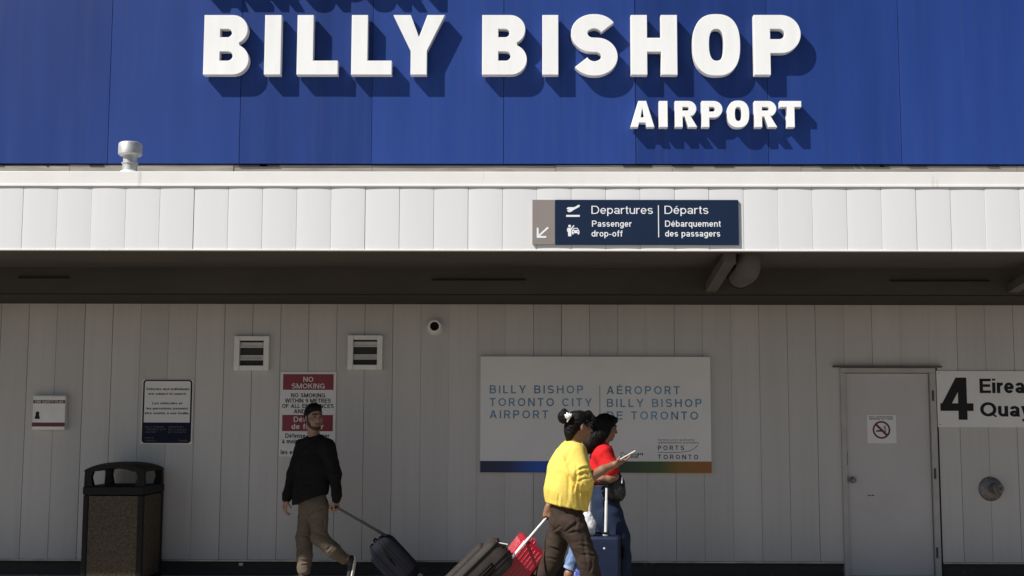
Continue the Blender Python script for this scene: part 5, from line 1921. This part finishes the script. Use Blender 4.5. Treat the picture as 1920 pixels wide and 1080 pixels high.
for ank, toe in ((J(1163, 1094, -.05), J(1185, 1101, -.06)), (J(1064, 1088, .08), J(1061, 1100, .08))):
    F = Field(*bounds([ank, toe], .1), .006)
    F.cone(ank, .043, toe, .034, .02)
    soft(F, 'shoe', M['shoe'], wr_, smooth=1)
# handbag
F = Field(*bounds([J(1152, 910, -.17)], .2), .006)
F.ell(J(1153, 912, -.14), [.085, .07, .125], None, .02)
F.ell(J(1157, 925, -.14), [.07, .065, .075], None, .04)
hb0 = J(1153, 930, -.14)
hb = soft(F, 'handbag', M['leather'], None, hb0, 2, [(.006, 12, 4.0)])
tag(hb, 'black leather shoulder bag hanging at the side of the woman in red', 'bag')
g = B()
g.tube([J(1148, 893, -.17), J(1143, 868, -.20), J(1137, 845, -.20), J(1131, 839, -.10), J(1134, 841, -.02), J(1148, 862, -.02), J(1160, 895, -.08)], .009, 8)
g.obj('strap', M['leather'], hb)
g = B(); g.box(hb0.x + .055, hb0.x + .066, hb0.y - .08, hb0.y - .05, hb0.z + .12, hb0.z + .18, bev=.004)
g.obj('buckle', M['steel'], hb)

# blue case pushed upright
YM = -1.70
ctr = J(1124, 1080); ctr.z = .05
ztop = J(1122, 1004).z
m_ = Matrix.Translation(ctr) @ Matrix.Rotation(R(-8), 4, 'Z')
cs = suitcase('navy hard-shell suitcase standing upright before the woman in red, tall handle out', m_, .40, .25, ztop - .05, M['case_blue'], M['case_trim'], 'hard')
g = B()
for px in (1104, 1136):
    a, b = J(px - .5, 1004), J(px + 1.5, 915)
    g.tube([(a.x, a.y, ztop - .03), a + (b - a) * .72], .0145, 12)
    g.tube([a + (b - a) * .70, b], .0115, 12)
    g.box(a.x - .028, a.x + .028, a.y - .02, a.y + .02, ztop - .004, ztop + .016, bev=.006)
hd = g.obj('pull_handle', M['steel'], cs)
a, b = J(1103.5, 909), J(1139.5, 909)
g = B(); g.tube([a + Vector((0, 0, -.03)), a + Vector((.004, 0, .004)), a + Vector((.02, 0, .012)), b + Vector((-.02, 0, .012)), b + Vector((-.004, 0, .004)), b + Vector((0, 0, -.03))], .015, 10)
g.obj('grip', M['case_trim'], hd)
q = m_ @ Vector((.055, -.127, ztop - .155))
g = B(); g.lathe(q, [(.010, .004), (.009, -.003), (.001, -.004)], 'Y', 12)
g.obj('badge', M['steel'], cs)
# white bag hanging on the handle
F = Field(*bounds([J(1105, 980, -.03)], .19), .006)
F.chain([(J(1103, 958, -.025), .016), (J(1101, 969, -.03), .040), (J(1104, 983, -.03), .052), (J(1107, 996, -.03), .042)], .03, ((0, 1, 0), .75))
pb0 = J(1104, 958, -.02)
bag = soft(F, 'plastic_bag', M['plastic_bag'], None, pb0, 1, [(.010, 10, 6.0), (.003, 22, 2.0)])
tag(bag, 'crumpled white plastic bag hanging from the handle of the navy suitcase', 'bag')
# dotted bag low behind the brown trouser leg
YM = -1.75
F = Field(*bounds([J(1092, 1100, 0)], .22), .007)
F.ell(J(1091, 1085), [.075, .07, .11], None, .02)
F.ell(J(1091, 1110), [.085, .08, .10], None, .04)
db0 = J(1091, 1150); db0.z = .02
db = soft(F, 'fabric_bag', M['dots'], None, db0, 2, [(.006, 14, 6.0)])
tag(db, 'blue bag with white dots glimpsed behind the brown trouser leg', 'bag')
